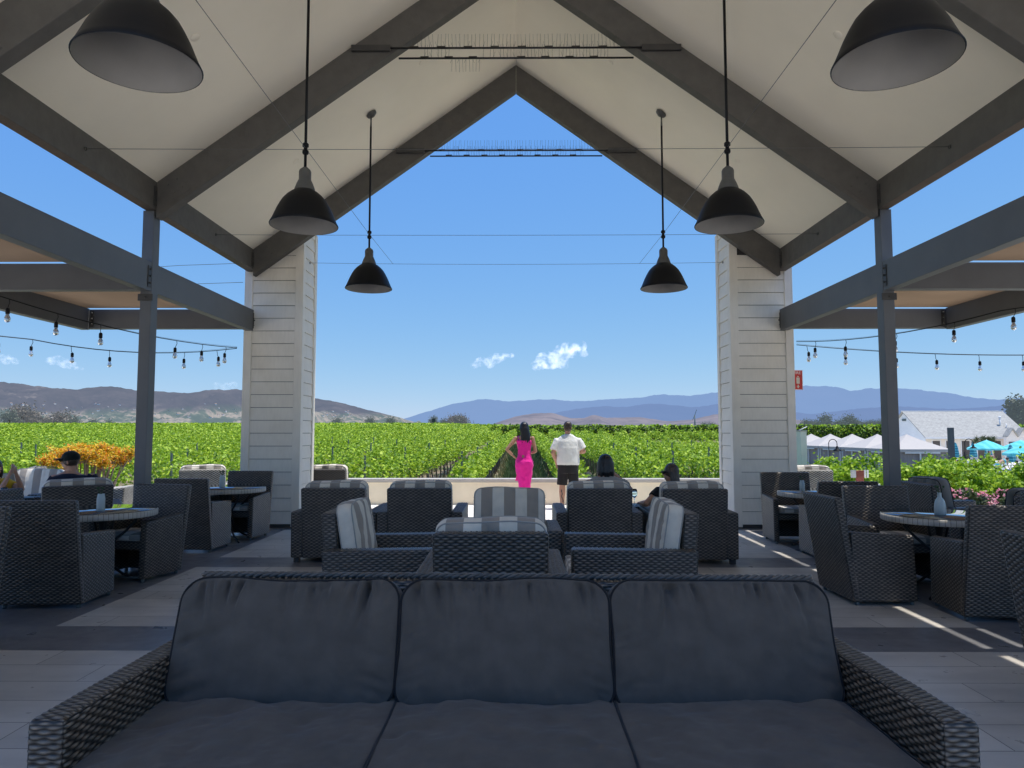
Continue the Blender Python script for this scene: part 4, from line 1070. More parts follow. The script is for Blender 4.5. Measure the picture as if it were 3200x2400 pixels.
# ------------------------------------------------------------------ charcoal sofa
t=thing('sofa','long grey wicker sofa with three charcoal back cushions in the foreground','sofa',(-.045,2.85,0))
W=WK(p=.0150,q=.030,amp=.0085)
for sx in (-1,1):
    xo_f,xi_f,xo_r,xi_r=1.50,1.375,1.475,1.345
    def c(x,y,z): return (sx*x,y,z)
    pts=[c(xo_f,-.56,.04),c(xi_f,-.56,.04),c(xi_r,.50,.04),c(xo_r,.50,.04),c(xo_f,-.56,.60),c(xi_f,-.56,.60),c(xi_r,.50,.60),c(xo_r,.50,.60)]
    if sx>0: pts=[pts[1],pts[0],pts[3],pts[2],pts[5],pts[4],pts[7],pts[6]]
    W.slab(pts,r=.028,skip=('z0',),res=1.25)
W.slab([(-1.44,.40,.04),(1.44,.40,.04),(1.44,.50,.04),(-1.44,.50,.04),(-1.425,.45,.835),(1.425,.45,.82),(1.425,.55,.82),(-1.425,.55,.835)],r=.03,skip=('z0',))
W.box(-1.36,1.36,-.55,-.49,.05,.30,skip=('z0','x0','x1'),res=.6)
W.build('wicker_frame',M['wicker'],t)
MB().box(-1.35,1.35,-.49,.40,.24,.285).build('seat_deck',M['bracket'],t)
b=MB(); braid(b,(-1.41,.50,.842),(1.41,.50,.827),.0135,.055)
n=len(b.v); b.build('top_braid',M['braid'] if 'braid' in M else M['wickerplain'],t)
xs_=(-1.385,-.435,.435,1.35)
for i in range(3):
    a,bx_=xs_[i],xs_[i+1]; cx_=(a+bx_)/2; w=bx_-a-.006
    cushion('seat_cushion',w,.92,.17,M['charseat'],t,M['pipe_dark'],seed=20+i,nx=90,nz=90,r=.05,te=.80,wr=.007,pleats=6,loc=(cx_,-.62,.365),rx=R(-90),big=1)
bc=((-1.355,-.445),(-.435,.430),(.438,1.345))
for i,(a,b_) in enumerate(bc):
    w=b_-a
    cushion('back_cushion',w,.51,.26,M['charcoal'],t,M['pipe_dark'],seed=31+i*3,nx=170,nz=100,r=.095,te=.6,wr=.006,pleats=34,loc=((a+b_)/2,.10,.375-.004*i),rx=R(-20),rz=R((.6,-.4,.3)[i]),big=1)
for sx in (-1,1):
    for sy in (-.5,.45): MB().box(sx*1.42-.03,sx*1.42+.03,sy-.03,sy+.03,0,.045).build('foot',M['bracket'],t)

# ------------------------------------------------------------------ string lights
def string(pts,ys_,label,grp='festoon light strings'):
    """pts polyline in 3d, bulbs at given parameters"""
    t=thing('string_lights',label,'string lights',pts[0],0,grp); o=Vector(pts[0])
    P=[Vector(p)-o for p in pts]
    MB().tube(P,.006,6).build('cable',M['black'],t)
    MB().tube([p+Vector((0,0,.018-.01*math.sin(PI*i/(len(P)-1)))) for i,p in enumerate(P)],.002,4).build('support_wire',M['wire'],t)
    seg=[0]
    for i in range(len(P)-1): seg.append(seg[-1]+(P[i+1]-P[i]).length)
    for q in ys_:
        d=q*seg[-1]; j=max(k for k in range(len(seg)-1) if seg[k]<=d); f=(d-seg[j])/(seg[j+1]-seg[j]); c=P[j].lerp(P[j+1],f)
        tl=random.uniform(-.03,.03)
        g=MB(); g.tube([(0,0,0),(.008,0,-.04),(tl*.4,0,-.075),(tl,0,-.10)],.004,5); g.lathe([(.0,-.095),(.016,-.10),(.021,-.115),(.021,-.16),(.018,-.165),(0,-.165)],(tl,0,0),n=12)
        s=g.build('socket',M['black'],t); s.location=c
        g=MB(); g.lathe([(.016,-.165),(.018,-.18),(.029,-.205),(.031,-.225),(.026,-.245),(.012,-.256),(0,-.258)],(tl,0,0),n=14); bl=g.build('bulb',M['bulb'],s)
k=NT('clear_bulb_glass'); k.b.inputs['Base Color'].default_value=(.9,.93,.97,1); k.b.inputs['Roughness'].default_value=.08; k.b.inputs['Transmission Weight'].default_value=.65; M['bulb']=k.m
def Lp(sx,sy,Y): return at(sx,sy,Y)
# left: both strings meet at the column; coordinates follow the outer girder side
def catn(a,b,s,n=14): return sag(a,b,s,n)
L1=sag((-4.42,11.15,2.84),(-5.60,7.5,2.98),.10,10)+sag((-5.60,7.5,2.98),(-5.75,3.0,3.02),.12,10)[1:]
string(L1,(.03,.09,.15,.21,.30,.37,.44,.50,.57,.64,.72,.80,.9),'upper left string of clear bulbs under the pergola')
L2=sag((-4.42,11.15,2.83),(-7.3,10.6,2.90),.13,10)+sag((-7.3,10.6,2.90),(-9.5,8.5,3.2),.06,6)[1:]
string(L2,(.05,.13,.23,.31,.40,.49,.56,.66,.78,.9),'lower left string of clear bulbs running from the left column to the outside')
R1=sag((4.42,11.15,2.93),(5.9,8.6,2.98),.10,10)+sag((5.9,8.6,2.98),(6.4,3.0,3.1),.12,10)[1:]
string(R1,(.04,.10,.19,.28,.37,.45,.53,.6,.7,.8,.9),'upper right string of clear bulbs under the pergola')
R2=sag((4.42,11.15,2.88),(9.8,11.3,2.78),.10,20)
string(R2,(.03,.14,.29,.41,.54,.67,.8,.93),'lower right string of clear bulbs running right from the right column')
for k_,(z0,z1) in enumerate(((4.36,4.42),(4.05,4.10))):
    cable([(-4.37,11.2,z0-.15),(-5.6,11.6,z1-.15),(-7.5,12.2,z1-.12)],['upper pale stay wire left of the left column, against the sky','lower pale stay wire left of the left column, against the sky'][k_],'stay wires outside the left column',.004)

# fire extinguisher sign on the outer side of the right column
t=thing('fire_extinguisher_sign','red and white fire extinguisher sign on the outer side of the right column','sign',(4.434,11.50,2.19))
MB().box(0,.004,-.2,.2,0,.0) if False else None
MB().obox((.105,0,.16),.205,.006,.32).build('sign_panel',M['red'],t)
b=MB(); b.box(.0,.008,-.03,.03,.0,.32); b.build('bracket',M['red'],t)
b=MB(); b.obox((.105,-.0036,.16),.200,.001,.315); b.build('white_border',M['white'],t)
b=MB(); b.obox((.105,-.0046,.16),.188,.001,.303); b.build('red_field',M['red'],t)
b=MB(); b.obox((.130,-.0056,.150),.052,.001,.10); b.prism([(.111,.208),(.149,.208),(.130,.232)],-.0062,-.0052); b.prism([(.106,.062),(.154,.062),(.130,.022)],-.0062,-.0052); b.box(.122,.138,-.0062,-.0052,.062,.085); b.build('extinguisher_pictogram',M['signcream'],t)
fc=bpy.data.curves.new('sign_lettering','FONT'); fc.body='FIRE'; fc.size=.066; fc.extrude=.0004; fc.align_x='CENTER'; fc.materials.append(M['white'])
fo=bpy.data.objects.new('sign_lettering',fc); COL.objects.link(fo); bpy.context.view_layer.update(); fm=bpy.data.meshes.new_from_object(fo.evaluated_get(bpy.context.evaluated_depsgraph_get())); bpy.data.objects.remove(fo); fo=bpy.data.objects.new('sign_lettering',fm); link(fo,t); fo.location=(.118,-.0058,.255); fo.rotation_euler=(PI/2,0,0)
# white cabinet pole right of the column
t=thing('utility_cabinet','tall pale utility cabinet just right of the right column','cabinet',(7.27,18.2,-.75))
MB().box(-.08,.08,-.15,.15,0,2.28).build('cabinet_body',M['wallpaint'],t,bevel=.01); MB().box(-.09,.09,-.16,.16,2.282,2.31).build('lid',M['coping'],t); MB().tube([(-.05,0,2.31),(.15,0,2.40)],.012,6).build('pipe',M['white'],t)
# ------------------------------------------------------------------ people
def V3(*a): return Vector(a)
def hand(mb,w,d,up,s=1.0,curl=.35):
    """palm with four unequal fingers and a thumb leaving the palm's side"""
    w=Vector(w);d=Vector(d).normalized();up=Vector(up); side=d.cross(up).normalized(); n=side.cross(d).normalized()
    pc=w+d*.05*s
    for k in (-1.2,-.4,.4,1.2): mb.tube([w+side*.009*k*s,pc+side*.014*k*s,w+d*.088*s+side*.019*k*s],[.018*s,.016*s,.012*s],6)
    for k,L in ((-1.5,.058),(-.5,.072),(.5,.078),(1.5,.070)):
        b=w+d*.085*s+side*.0165*k*s; m=b+d*L*.5*s-n*curl*.012*s; e=b+d*L*(1-.25*curl)*s-n*curl*.045*s
        mb.tube([b,m,e],[.0095*s,.0088*s,.0072*s],6)
    b=w+d*.03*s+side*.022*s; mb.tube([b,b+side*.028*s+d*.022*s-n*.01*s,b+side*.034*s+d*.050*s-n*.022*s],[.012*s,.0105*s,.0085*s],6)
def arm(mb,sh,el,wr,r=1.0):
    mb.tube([sh,Vector(sh).lerp(Vector(el),.35),el],[.052*r,.050*r,.038*r],10); mb.ball(el,.039*r,n=10,m=7)
    mb.tube([el,Vector(el).lerp(Vector(wr),.3),wr],[.038*r,.041*r,.025*r],10); mb.ball(sh,.055*r,n=10,m=7)
def leg(mb,hp,kn,an,r=1.0,toe=(0,1,0)):
    mb.tube([hp,Vector(hp).lerp(Vector(kn),.4),kn],[.095*r,.083*r,.055*r],12); mb.ball(kn,.056*r,n=10,m=7)
    mb.tube([kn,Vector(kn).lerp(Vector(an),.35),an],[.054*r,.060*r,.036*r],12)
    a=Vector(an);t=Vector(toe).normalized(); mb.tube([a-t*.05-V3(0,0,.04),a+t*.05-V3(0,0,.045),a+t*.17-V3(0,0,.055)],[.035,.036,.024],8); mb.ball(an,.04,n=8,m=6)
def head(mb,c,face=0.,s=1.0):
    """c = head centre, face = heading of the face (0 = +Y)"""
    c=Vector(c); f=V3(-math.sin(face),math.cos(face),0); sd=V3(math.cos(face),math.sin(face),0)
    mb.ball(c+V3(0,0,.015*s)-f*.012*s,.076*s,.080*s if abs(math.cos(face))>.7 else .076*s,.100*s,14,10)
    mb.ball(c+f*.02*s-V3(0,0,.045*s),.055*s,.055*s,.065*s,12,8)      # jaw
    mb.tube([c+f*.075*s+V3(0,0,.012*s),c+f*.098*s-V3(0,0,.022*s),c+f*.078*s-V3(0,0,.030*s)],[.008*s,.014*s,.009*s],6)  # nose
    mb.tube([c+f*.074*s-V3(0,0,.055*s)-sd*.018*s,c+f*.080*s-V3(0,0,.055*s),c+f*.074*s-V3(0,0,.055*s)+sd*.018*s],[.005*s,.008*s,.005*s],6) # lips
    for k in (-1,1):
        mb.ball(c+sd*.078*k*s-V3(0,0,.01*s),.012*s,.020*s,.030*s,8,6)   # ears
        mb.ball(c+f*.068*s+sd*.030*k*s+V3(0,0,.012*s),.014*s,n=8,m=6)   # eye sockets
    mb.tube([c-V3(0,0,.04*s)-f*.015*s,c-V3(0,0,.17*s)-f*.02*s],[.052*s,.058*s],12) # neck
def glasses(c,face,parent,s=1.0):
    c=Vector(c); f=V3(-math.sin(face),math.cos(face),0); sd=V3(math.cos(face),math.sin(face),0); g=MB()
    for k in (-1,1):
        p=c+f*.088*s+sd*.032*k*s+V3(0,0,.015*s); g.ball(p,.024*s,.024*s,.019*s,10,6)
        g.tube([p+sd*.02*k*s,c+sd*.080*k*s+V3(0,0,.012*s)],.0035*s,5)
    g.tube([c+f*.09*s-sd*.03*s+V3(0,0,.02*s),c+f*.09*s+sd*.03*s+V3(0,0,.02*s)],.004*s,5); g.build('sunglasses',M['black'],parent)
VX=.009
# woman in magenta
t=thing('person','standing person with long black hair in a bright pink fitted long dress, hand on hip','person',(.16,14.15,0))
b=MB(); b.loft([((0,0,.84),.155,.115),((0,0,.95),.165,.12),((0,0,1.08),.118,.09),((0,.01,1.22),.135,.10),((0,.01,1.33),.15,.095),((0,0,1.41),.13,.075),((0,-.01,1.46),.06,.055)],18)
for s in (-1,1): leg(b,(s*.075,0,.88),(s*.06,.02,.47),(s*.055,-.02,.085),.85)
sL,eL,wL=(-.165,0,1.385),(-.345,-.06,1.17),(-.175,-.03,1.00); sR,eR,wR=(.165,0,1.385),(.225,-.02,1.13),(.12,.16,1.08)
arm(b,sL,eL,wL,.82);arm(b,sR,eR,wR,.82); hand(b,wL,(.75,.3,-.35),(0,0,1),.9); hand(b,wR,(-.6,.7,.2),(0,0,1),.9); head(b,(0,.01,1.585),R(28))
b.build('body',M['skin2'],t,remesh=VX,smooth_it=3)
b=MB(); b.loft([((0,0,1.345),.158,.108),((0,.01,1.25),.148,.112),((0,.005,1.15),.128,.10),((0,0,1.07),.128,.098),((0,0,1.02),.142,.11),((0,-.01,.93),.178,.14),((0,-.01,.85),.180,.142),((0,0,.70),.160,.125),((0,0,.50),.125,.10),((0,0,.34),.112,.095),((0,0,.20),.120,.10)][::-1],28)
for s in (-1,1): b.tube([(s*.095,.055,1.32),(s*.11,.0,1.43),(s*.095,-.065,1.33)],[.03,.024,.03],8,ell=.5)
o=b.build('dress',M['magenta'],t,remesh=.008,smooth_it=4)
dt=bpy.data.textures.new('folds','CLOUDS'); dt.noise_scale=.12
dm=o.modifiers.new('d','DISPLACE'); dm.texture=dt; dm.strength=.034; dm.mid_level=.5
b=MB(); 
for k in range(5): b.tube([(-.135+.004*k,-.04+.01*k,.92),(-.15+.006*k,-.05,.72),(-.135-.01*k,-.04,.55)],[.009,.008,.004],5)
b.build('side_ties',M['magenta'],o)
b=MB(); b.ball((0,.0,1.615),.092,.098,.105,16,12); g=np.random.default_rng(3)
for k in range(46):
    a=g.uniform(PI*1.0,PI*2.0)+.35; x0,y0=.078*math.cos(a),.075*math.sin(a); L=g.uniform(.24,.36)
    b.tube([(x0*.5,y0*.6,1.68),(x0*1.08,y0*1.1-.01,1.58),(x0*1.1+.02,y0*.9-.03,1.46),(x0*.85+.03+g.uniform(-.03,.03),-.09+g.uniform(-.02,.02),1.62-L)],[.02,.019,.016,.006],6)
b.build('hair',M['hairblack'],t,remesh=.007,smooth_it=1); glasses((0,.01,1.585),R(28),t)
MB().tube([(.13,.17,1.02),(.13,.17,1.14)],.022,10).build('phone',M['black'],t) if False else None
b=MB()
for s in (-1,1): b.tube([(s*.055,-.07,.03),(s*.055,.05,.03),(s*.055,.16,.022)],[.04,.042,.03],8)
b.build('sandals',M['blacktee'],t)
# man
t=thing('person','broad standing person in a white short sleeved shirt and black shorts, short hair','person',(1.03,14.2,0))
b=MB(); b.loft([((0,0,.80),.19,.14),((0,0,.95),.20,.15),((0,.01,1.10),.205,.15),((0,.01,1.22),.205,.13),((0,0,1.33),.16,.095),((0,-.01,1.42),.075,.06)],20)
for s in (-1,1): leg(b,(s*.10,0,.84),(s*.115,.02,.46),(s*.12,-.02,.085),1.08,(s*.2,1,0))
sL,eL,wL=(-.21,0,1.325),(-.295,-.03,1.10),(-.235,.03,.93); sR,eR,wR=(.21,0,1.325),(.315,-.02,1.13),(.22,.20,1.10)
arm(b,sL,eL,wL,1.15);arm(b,sR,eR,wR,1.15);hand(b,wL,(.3,.2,-1),(0,1,0),1.05,.6);hand(b,wR,(-.8,.6,.1),(0,0,1),1.05,.6);head(b,(0.0,.0,1.60),R(-28),1.02)
b.build('body',M['skin'],t,remesh=VX,smooth_it=3)
b=MB(); b.loft([((0,0,.86),.222,.165),((0,0,.92),.232,.175),((0,.0,1.05),.228,.17),((0,.0,1.2),.238,.165),((0,0,1.32),.245,.135),((0,-.0,1.395),.20,.11),((0,-.01,1.46),.095,.085)],28)
for s,sh,el in ((-1,sL,eL),(1,sR,eR)):
    p0=Vector(sh);p1=Vector(sh).lerp(Vector(el),.78); b.tube([p0+V3(-s*.07,0,.0),p0+V3(0,0,.0),p0.lerp(p1,.6),p1],[.080,.086,.086,.088],14)
o=b.build('shirt',M['whiteshirt'],t,remesh=.009,smooth_it=3); dm=o.modifiers.new('d','DISPLACE'); dm.texture=dt; dm.strength=.018; dm.mid_level=.5
b=MB(); b.tube([(0,-.02,1.44),(0,-.025,1.475)],[.072,.066],16); b.build('collar',M['whiteshirt'],o)
b=MB(); b.loft([((0,0,.70),.195,.15),((0,0,.88),.218,.165),((0,0,.93),.218,.165)],24)
for s in (-1,1): b.tube([(s*.098,0,.82),(s*.108,.0,.62),(s*.118,.01,.47)],[.108,.106,.104],16)
o=b.build('shorts',M['shorts'],t,remesh=.009,smooth_it=3); dm=o.modifiers.new('d','DISPLACE'); dm.texture=dt; dm.strength=.02; dm.mid_level=.5
b=MB(); b.ball((0,-.012,1.645),.085,.090,.085,16,12); b.ball((0,-.04,1.60),.078,.062,.085,16,12)
b.build('hair',M['hairbrown'],t,remesh=.008,smooth_it=1)
b=MB()
for s in (-1,1):
    X=s*.12; b.tube([(X,-.08,.045),(X+s*.01,.04,.045),(X+s*.03,.17,.035)],[.048,.050,.036],10)
b.build('shoes',M['blacktee'],t)
b=MB(); g=np.random.default_rng(5)
for k in range(9):
    z=.14+.028*k; b.ball((-.118+g.uniform(-.02,.02),-.066+.004*math.sin(k),z),.013,.004,.014,6,5)
b.build('calf_tattoo',M['bracket'],t)
b=MB(); b.tube([(-.235,.03,.945),(-.235,.03,.965)],.034,12); b.build('wristband',M['black'],t)

def seated(label,loc,rz,top,skin,hairm,face,hair_len,htop,skinny=1.0,arms=None,glass=False,nm='top',legs=True,lean=0.,hz=None,bottom='shorts',sleeve=.5,hw=.0):
    """origin: floor below the hips, facing +Y; htop: height of the top of the head"""
    t=thing('person',label,'person',loc,rz); b=MB(); s=skinny; hc=(lean,-.02,htop-.115); sh=htop-.29
    b.loft([((0,-.03,.47),.16*s,.14),((lean*.2,-.05,.58),.15*s,.12),((lean*.5,-.06,.75),.14*s,.11),((lean*.8,-.05,sh-.10),.165*s,.11),((lean,-.04,sh),.15*s,.085),((lean,-.03,sh+.06),.06,.06)],18)
    if legs:
        for k in (-1,1): leg(b,(k*.09,.0,.53),(k*.12,.42,.52),(k*.12,.45,.085),.95*s)
    A=arms or [((-.19,-.04,sh-.03),(-.27,.02,.68),(-.22,.26,.66)),((.19,-.04,sh-.03),(.27,.02,.68),(.22,.26,.66))]
    for a_ in A:
        arm(b,*a_,.9*s); d=Vector(a_[2])-Vector(a_[1]); hand(b,a_[2],d,(0,0,1) if abs(d.normalized().z)<.8 else (0,1,0),.95)
    head(b,hc,face); b.build('body',M[skin],t,remesh=VX,smooth_it=3)
    c=MB(); c.loft([((0,-.03,.46),.185*s,.16),((lean*.2,-.05,.60),.172*s,.14),((lean*.5,-.06,.75),.165*s,.13),((lean*.8,-.05,sh-.10),.188*s,.128),((lean,-.04,sh+.0),.165*s,.10),((lean,-.035,sh+.035),.09,.08)],22)
    for a_ in A:
        p0=Vector(a_[0]);p1=p0.lerp(Vector(a_[1]),sleeve); c.tube([p0-V3(math.copysign(.04,p0.x-lean),0,0),p0,p1],[.062,.070,.064],12)
    o=c.build(nm,M[top],t,remesh=.010,smooth_it=3); dm=o.modifiers.new('d','DISPLACE'); dm.texture=dt; dm.strength=.02; dm.mid_level=.5
    if legs:
        c=MB(); c.loft([((0,-.02,.44),.185*s,.17),((0,-.03,.56),.185*s,.155)],20)
        for k in (-1,1): c.tube([(k*.09,.0,.53),(k*.12,.40,.525)],[.108,.082],14)
        c.build('trousers',M[bottom],t,remesh=.010,smooth_it=3)
    f=V3(-math.sin(face),math.cos(face),0)
    if hair_len is not None:
        h=MB(); C=Vector(hc); h.ball(C+V3(0,0,.028)-f*.012,.091,.093,.100,16,12); g=np.random.default_rng(int(htop*1000))
        if hair_len>0:
            for k in range(40):
                a=g.uniform(-.62*PI,.62*PI); dirn=-(f*math.cos(a)+V3(f.y,-f.x,0)*math.sin(a)); q=C+dirn*.082
                h.tube([C+V3(0,0,.09)+dirn*.03,q+V3(0,0,.02),q+dirn*.012-V3(0,0,hair_len*.5),C+dirn*(.07+g.uniform(0,.03+hw))-V3(0,0,hair_len*g.uniform(.85,1.1))],[.02,.021,.019,.006],6)
        h.build('hair',M[hairm],t,remesh=.008,smooth_it=1)
    if glass: glasses(hc,face,t)
    return t,hc,f
seated('seated person with smooth dark brown hair in a grey top, seen from behind','' and 0 or (1.09,8.74,0),0,'greytop','skin2','hairblack',R(-8),.19,1.23,1.15,
   arms=[((-.20,-.04,.88),(-.29,.04,.68),(-.25,.27,.64)),((.20,-.04,.88),(.31,.08,.80),(.20,.22,.93))])
seated('seated person in a black tee and sunglasses, looking left, arm on the armrest','' and 0 or (1.93,8.74,0),R(18),'blacktee','skin2','hairmix',R(70),.26,1.12,1.1,
   arms=[((-.22,-.02,.79),(-.44,-.10,.66),(-.36,.18,.64)),((.19,-.04,.77),(.25,.05,.60),(.10,.26,.55))],glass=True,lean=-.06,hw=.06)
tt,hc,f=seated('seated person in a dark cap, sunglasses and navy tee, looking left','' and 0 or (-5.72,9.2,0),R(30),'navy','skin','hairbrown',R(72),0,1.16,1.22,glass=True,lean=-.04)
tt.scale=(1.08,)*3
b=MB(); C=Vector(hc); b.ball(C+V3(0,0,.045)-f*.008,.098,.098,.085,18,12); b.build('cap',M['capblack'],tt)
b=MB(); sd=V3(f.y,-f.x,0)
vs=[];N=9
for i in range(N):
    a=-PI/2+PI*i/(N-1); vs.append(C+V3(0,0,.045)+sd*.082*math.sin(a)+f*.082*math.cos(a)*.95); 
for i in range(N):
    a=-PI/2+PI*i/(N-1); vs.append(C+V3(0,0,.030)+sd*.078*math.sin(a)+f*(.075+.095*math.cos(a)))
vs2=[v-V3(0,0,.008) for v in vs]; fs=[(i,i+1,N+i+1,N+i) for i in range(N-1)]
b.add(vs+vs2,fs+[tuple(2*N+k for k in reversed(q)) for q in fs]+[(N+i,N+i+1,3*N+i+1,3*N+i) for i in range(N-1)],False); b.build('cap_brim',M['capblack'],tt)
seated('seated person in a yellow tee, cut by the left edge of the photo','' and 0 or (-7.03,9.62,0),R(-95),'yellow','skin','hairmix',R(0),.16,1.14,1.0,
   arms=[((-.19,-.02,.82),(-.22,.20,.72),(-.08,.22,.95)),((.19,-.02,.82),(.20,.22,.70),(.06,.24,.93))],nm='tee_shirt')

# ------------------------------------------------------------------ pool side
GP=-1.39
t=thing('pool_house','long cream pool house with grey shingle gable roof and dark doorways','building',(43.0,75.0,-1.42))
Wd,Dp,He,Ri=10.6,8.0,2.52,5.22
b=MB(); b.box(0,Wd,0,Dp,0,He-.003); 
b.build('wall',pmat('cream_stucco',(.80,.71,.60),.85,var=.04,scale=2),t)
g=MB(); g.add([(-.02,0,0),(-.02,Dp,0),(-.02,Dp,He),(-.02,Dp/2,Ri-.05),(-.02,0,He)],[(0,4,3,2,1)]); g.add([(Wd+.02,0,0),(Wd+.02,Dp,0),(Wd+.02,Dp,He),(Wd+.02,Dp/2,Ri-.05),(Wd+.02,0,He)],[(0,1,2,3,4)]) if False else None
g.build('gable_wall',pmat('white_board_siding',(.84,.84,.82),.8,var=.05,scale=1.5,stretch=(1,1,8)),t)
def shingles():
    k=NT('grey_shingles'); tc=k.N('ShaderNodeTexCoord'); br=k.N('ShaderNodeTexBrick'); mp=k.N('ShaderNodeMapping'); k.L(tc.outputs['Object'],mp.inputs[0])
    br.inputs['Scale'].default_value=3.2; br.inputs['Color1'].default_value=(.34,.33,.30,1); br.inputs['Color2'].default_value=(.47,.46,.42,1); br.inputs['Mortar'].default_value=(.24,.23,.21,1); br.inputs['Mortar Size'].default_value=.03; br.inputs['Brick Width'].default_value=.9; br.inputs['Row Height'].default_value=.45
    k.L(mp.outputs[0],br.inputs[0]); n=k.noise(4,5); k.color(k.mix(.5,br.outputs[0],k.ramp(n.outputs[0],[(.3,(.28,.27,.25)),(.7,(.50,.49,.45))]))); k.b.inputs['Roughness'].default_value=.9; return k.m
SH=shingles()
g=MB(); e=.25
g.add([(-e,-.35,He-.20),(Wd+e,-.35,He-.20),(Wd+e,Dp/2,Ri),(-e,Dp/2,Ri),(-e,Dp+.35,He-.20),(Wd+e,Dp+.35,He-.20),(-e,-.35,He-.10),(Wd+e,-.35,He-.10),(Wd+e,Dp/2,Ri+.1),(-e,Dp/2,Ri+.1),(-e,Dp+.35,He-.10),(Wd+e,Dp+.35,He-.10)],
  [(3,2,1,0),(2,3,4,5),(6,7,8,9),(9,8,11,10),(0,1,7,6),(0,6,9,3),(3,9,10,4),(1,2,8,7),(2,5,11,8),(4,10,11,5)])
rf=g.build('roof',SH,t); MB().box(-e-.02,Wd+e+.02,Dp/2-.12,Dp/2+.12,Ri+.03,Ri+.13).build('ridge_cap',M['white'],rf)
g=MB(); g.box(-e,Wd+e,-.40,-.352,He-.26,He-.08); g.build('gutter',M['white'],rf)
g=MB(); g.tube([(8.9,1.6,3.3),(8.9,1.6,4.5)],.09,8); g.ball((8.9,1.6,4.55),.16,n=8,m=6); g.tube([(9.3,1.2,3.2),(9.3,1.2,3.9)],.06,8); g.build('vent_pipe',M['white'],rf)
for s0,s1 in ((2008,2024),(2037,2050),(2070,2087),(2104,2120),(2137,2154),(2163,2180)):
    xa,xb=(s0-1115)/1534*75-43,(s1-1115)/1534*75-43
    g=MB(); g.box(xa,xb,-.03,-.004,0,2.05); f_=g.build('door',M['doordark'],t); g=MB(); g.box(xa-.08,xa-.004,-.05,-.005,0,2.12); g.box(xb+.004,xb+.08,-.05,-.005,0,2.12); g.box(xa-.08,xb+.08,-.055,-.005,2.122,2.2); g.build('frame',M['white'],f_)
for xx in (4.85,7.2,9.6):
    g=MB(); g.box(xx-.07,xx+.07,-.16,-.004,1.75,1.95); g.build('wall_lamp',M['black'],t)
MB().box(-.06,-.02,3.6,4.4,4.2,4.45).build('gable_vent',M['post'],t)
# zig zag gabled changing rooms
t=thing('changing_rooms','row of narrow gabled cream changing rooms beside the pool house','building',(49.4,72.0,-1.42)); w=1.07
for k in range(6):
    x=k*w; MB().prism([(x+.003,0),(x+w-.003,0),(x+w-.003,2.5),(x+w/2,3.3),(x+.003,2.5)],0,.5).build('gabled_bay',M['bay'],t)
    g=MB(); th=.09; g.prism([(x-.02,2.47),(x+w/2,3.30),(x+w/2,3.30+th*1.4),(x-.02,2.47+th*1.4)],-.22,.6); g.prism([(x+w/2,3.30),(x+w+.02,2.47),(x+w+.02,2.47+th*1.4),(x+w/2,3.30+th*1.4)],-.22+.002,.6-.002); g.build('roof',SH,t)
    MB().box(x+.18,x+w-.18,-.03,-.003,0,2.0).build('door',M['doordark'],t)
# cabanas
def make_cabana(label):
    t=thing('cabana',label,'cabana tent',(0,0,0),0,'row of pale pool cabanas'); a=1.56
    g=MB(); N=8; V=[];F=[]
    for q in range(4):
        rot=q*PI/2
        for i in range(N+1):
            s=i/N; r=a*s; z=2.84-.84*(s**.86)
            for j in range(3):
                u=-1+j; x,y=r,r*u; V.append((x*math.cos(rot)-y*math.sin(rot),x*math.sin(rot)+y*math.cos(rot),z-.02*(1-abs(u))*s))
        o0=q*(N+1)*3
        for i in range(N):
            for j in range(2): c=o0+i*3+j; F.append((c,c+3,c+4,c+1))
    g.add(V,F,True); g.build('roof',M['tent'],t)
    g=MB(); 
    for q in range(4):
        rot=q*PI/2; c,s=math.cos(rot),math.sin(rot)
        P=[(a,-a,1.84),(a,a,1.84),(a,a,2.0),(a,-a,2.0)]; g.add([(x*c-y*s,x*s+y*c,z) for x,y,z in P],[(0,1,2,3)])
    g.build('valance',M['tent'],t)
    for sx in (-1,1):
        for sy in (-1,1): MB().box(sx*(a-.06)-.035,sx*(a-.06)+.035,sy*(a-.06)-.035,sy*(a-.06)+.035,0,1.95).build('pole',M['white'],t)
    for q in range(4):
        rot=q*PI/2; c,s=math.cos(rot),math.sin(rot); x,y=a-.02,-.12
        MB().obox((x*c-y*s,x*s+y*c,.93),.07,.07,1.82,rz=rot).build('pole',M['white'],t)
        MB().obox(((a+.012)*c,(a+.012)*s,1.80),.02,2*a*.62,.07,rz=rot).build('trim_bar',M['white'],t)
    for q in range(4):
        if q==2: continue
        rot=q*PI/2; c,s=math.cos(rot),math.sin(rot); V=[];F=[];N=30
        for i in range(N+1):
            y=-a+.1+(2*a-.2)*i/N
            for z in (.02,1.0,1.84): x=a-.10+.035*math.sin(i*1.9+q)*(1.1-z/2.2); V.append((x*c-y*s,x*s+y*c,z))
        for i in range(N): 
            for j in range(2): b_=i*3+j; F.append((b_,b_+3,b_+4,b_+1))
        MB().add(V,F,True).build('side_curtain',M['tentside'],t)
    return t
cb=make_cabana('pale pool cabana nearest the terrace, right end of the row'); cb.location=(22.4,41.0,-1.42); cb.rotation_euler=(0,0,PI)
for k,lb in enumerate(('second cabana from the right end, partly behind the post','middle cabana of the row','fourth cabana from the right end, behind the hooked lamp','farthest cabana, at the left end beside the column')):
    dup(cb,(22.4,41+3.3*(k+1),-1.42),PI,lb)
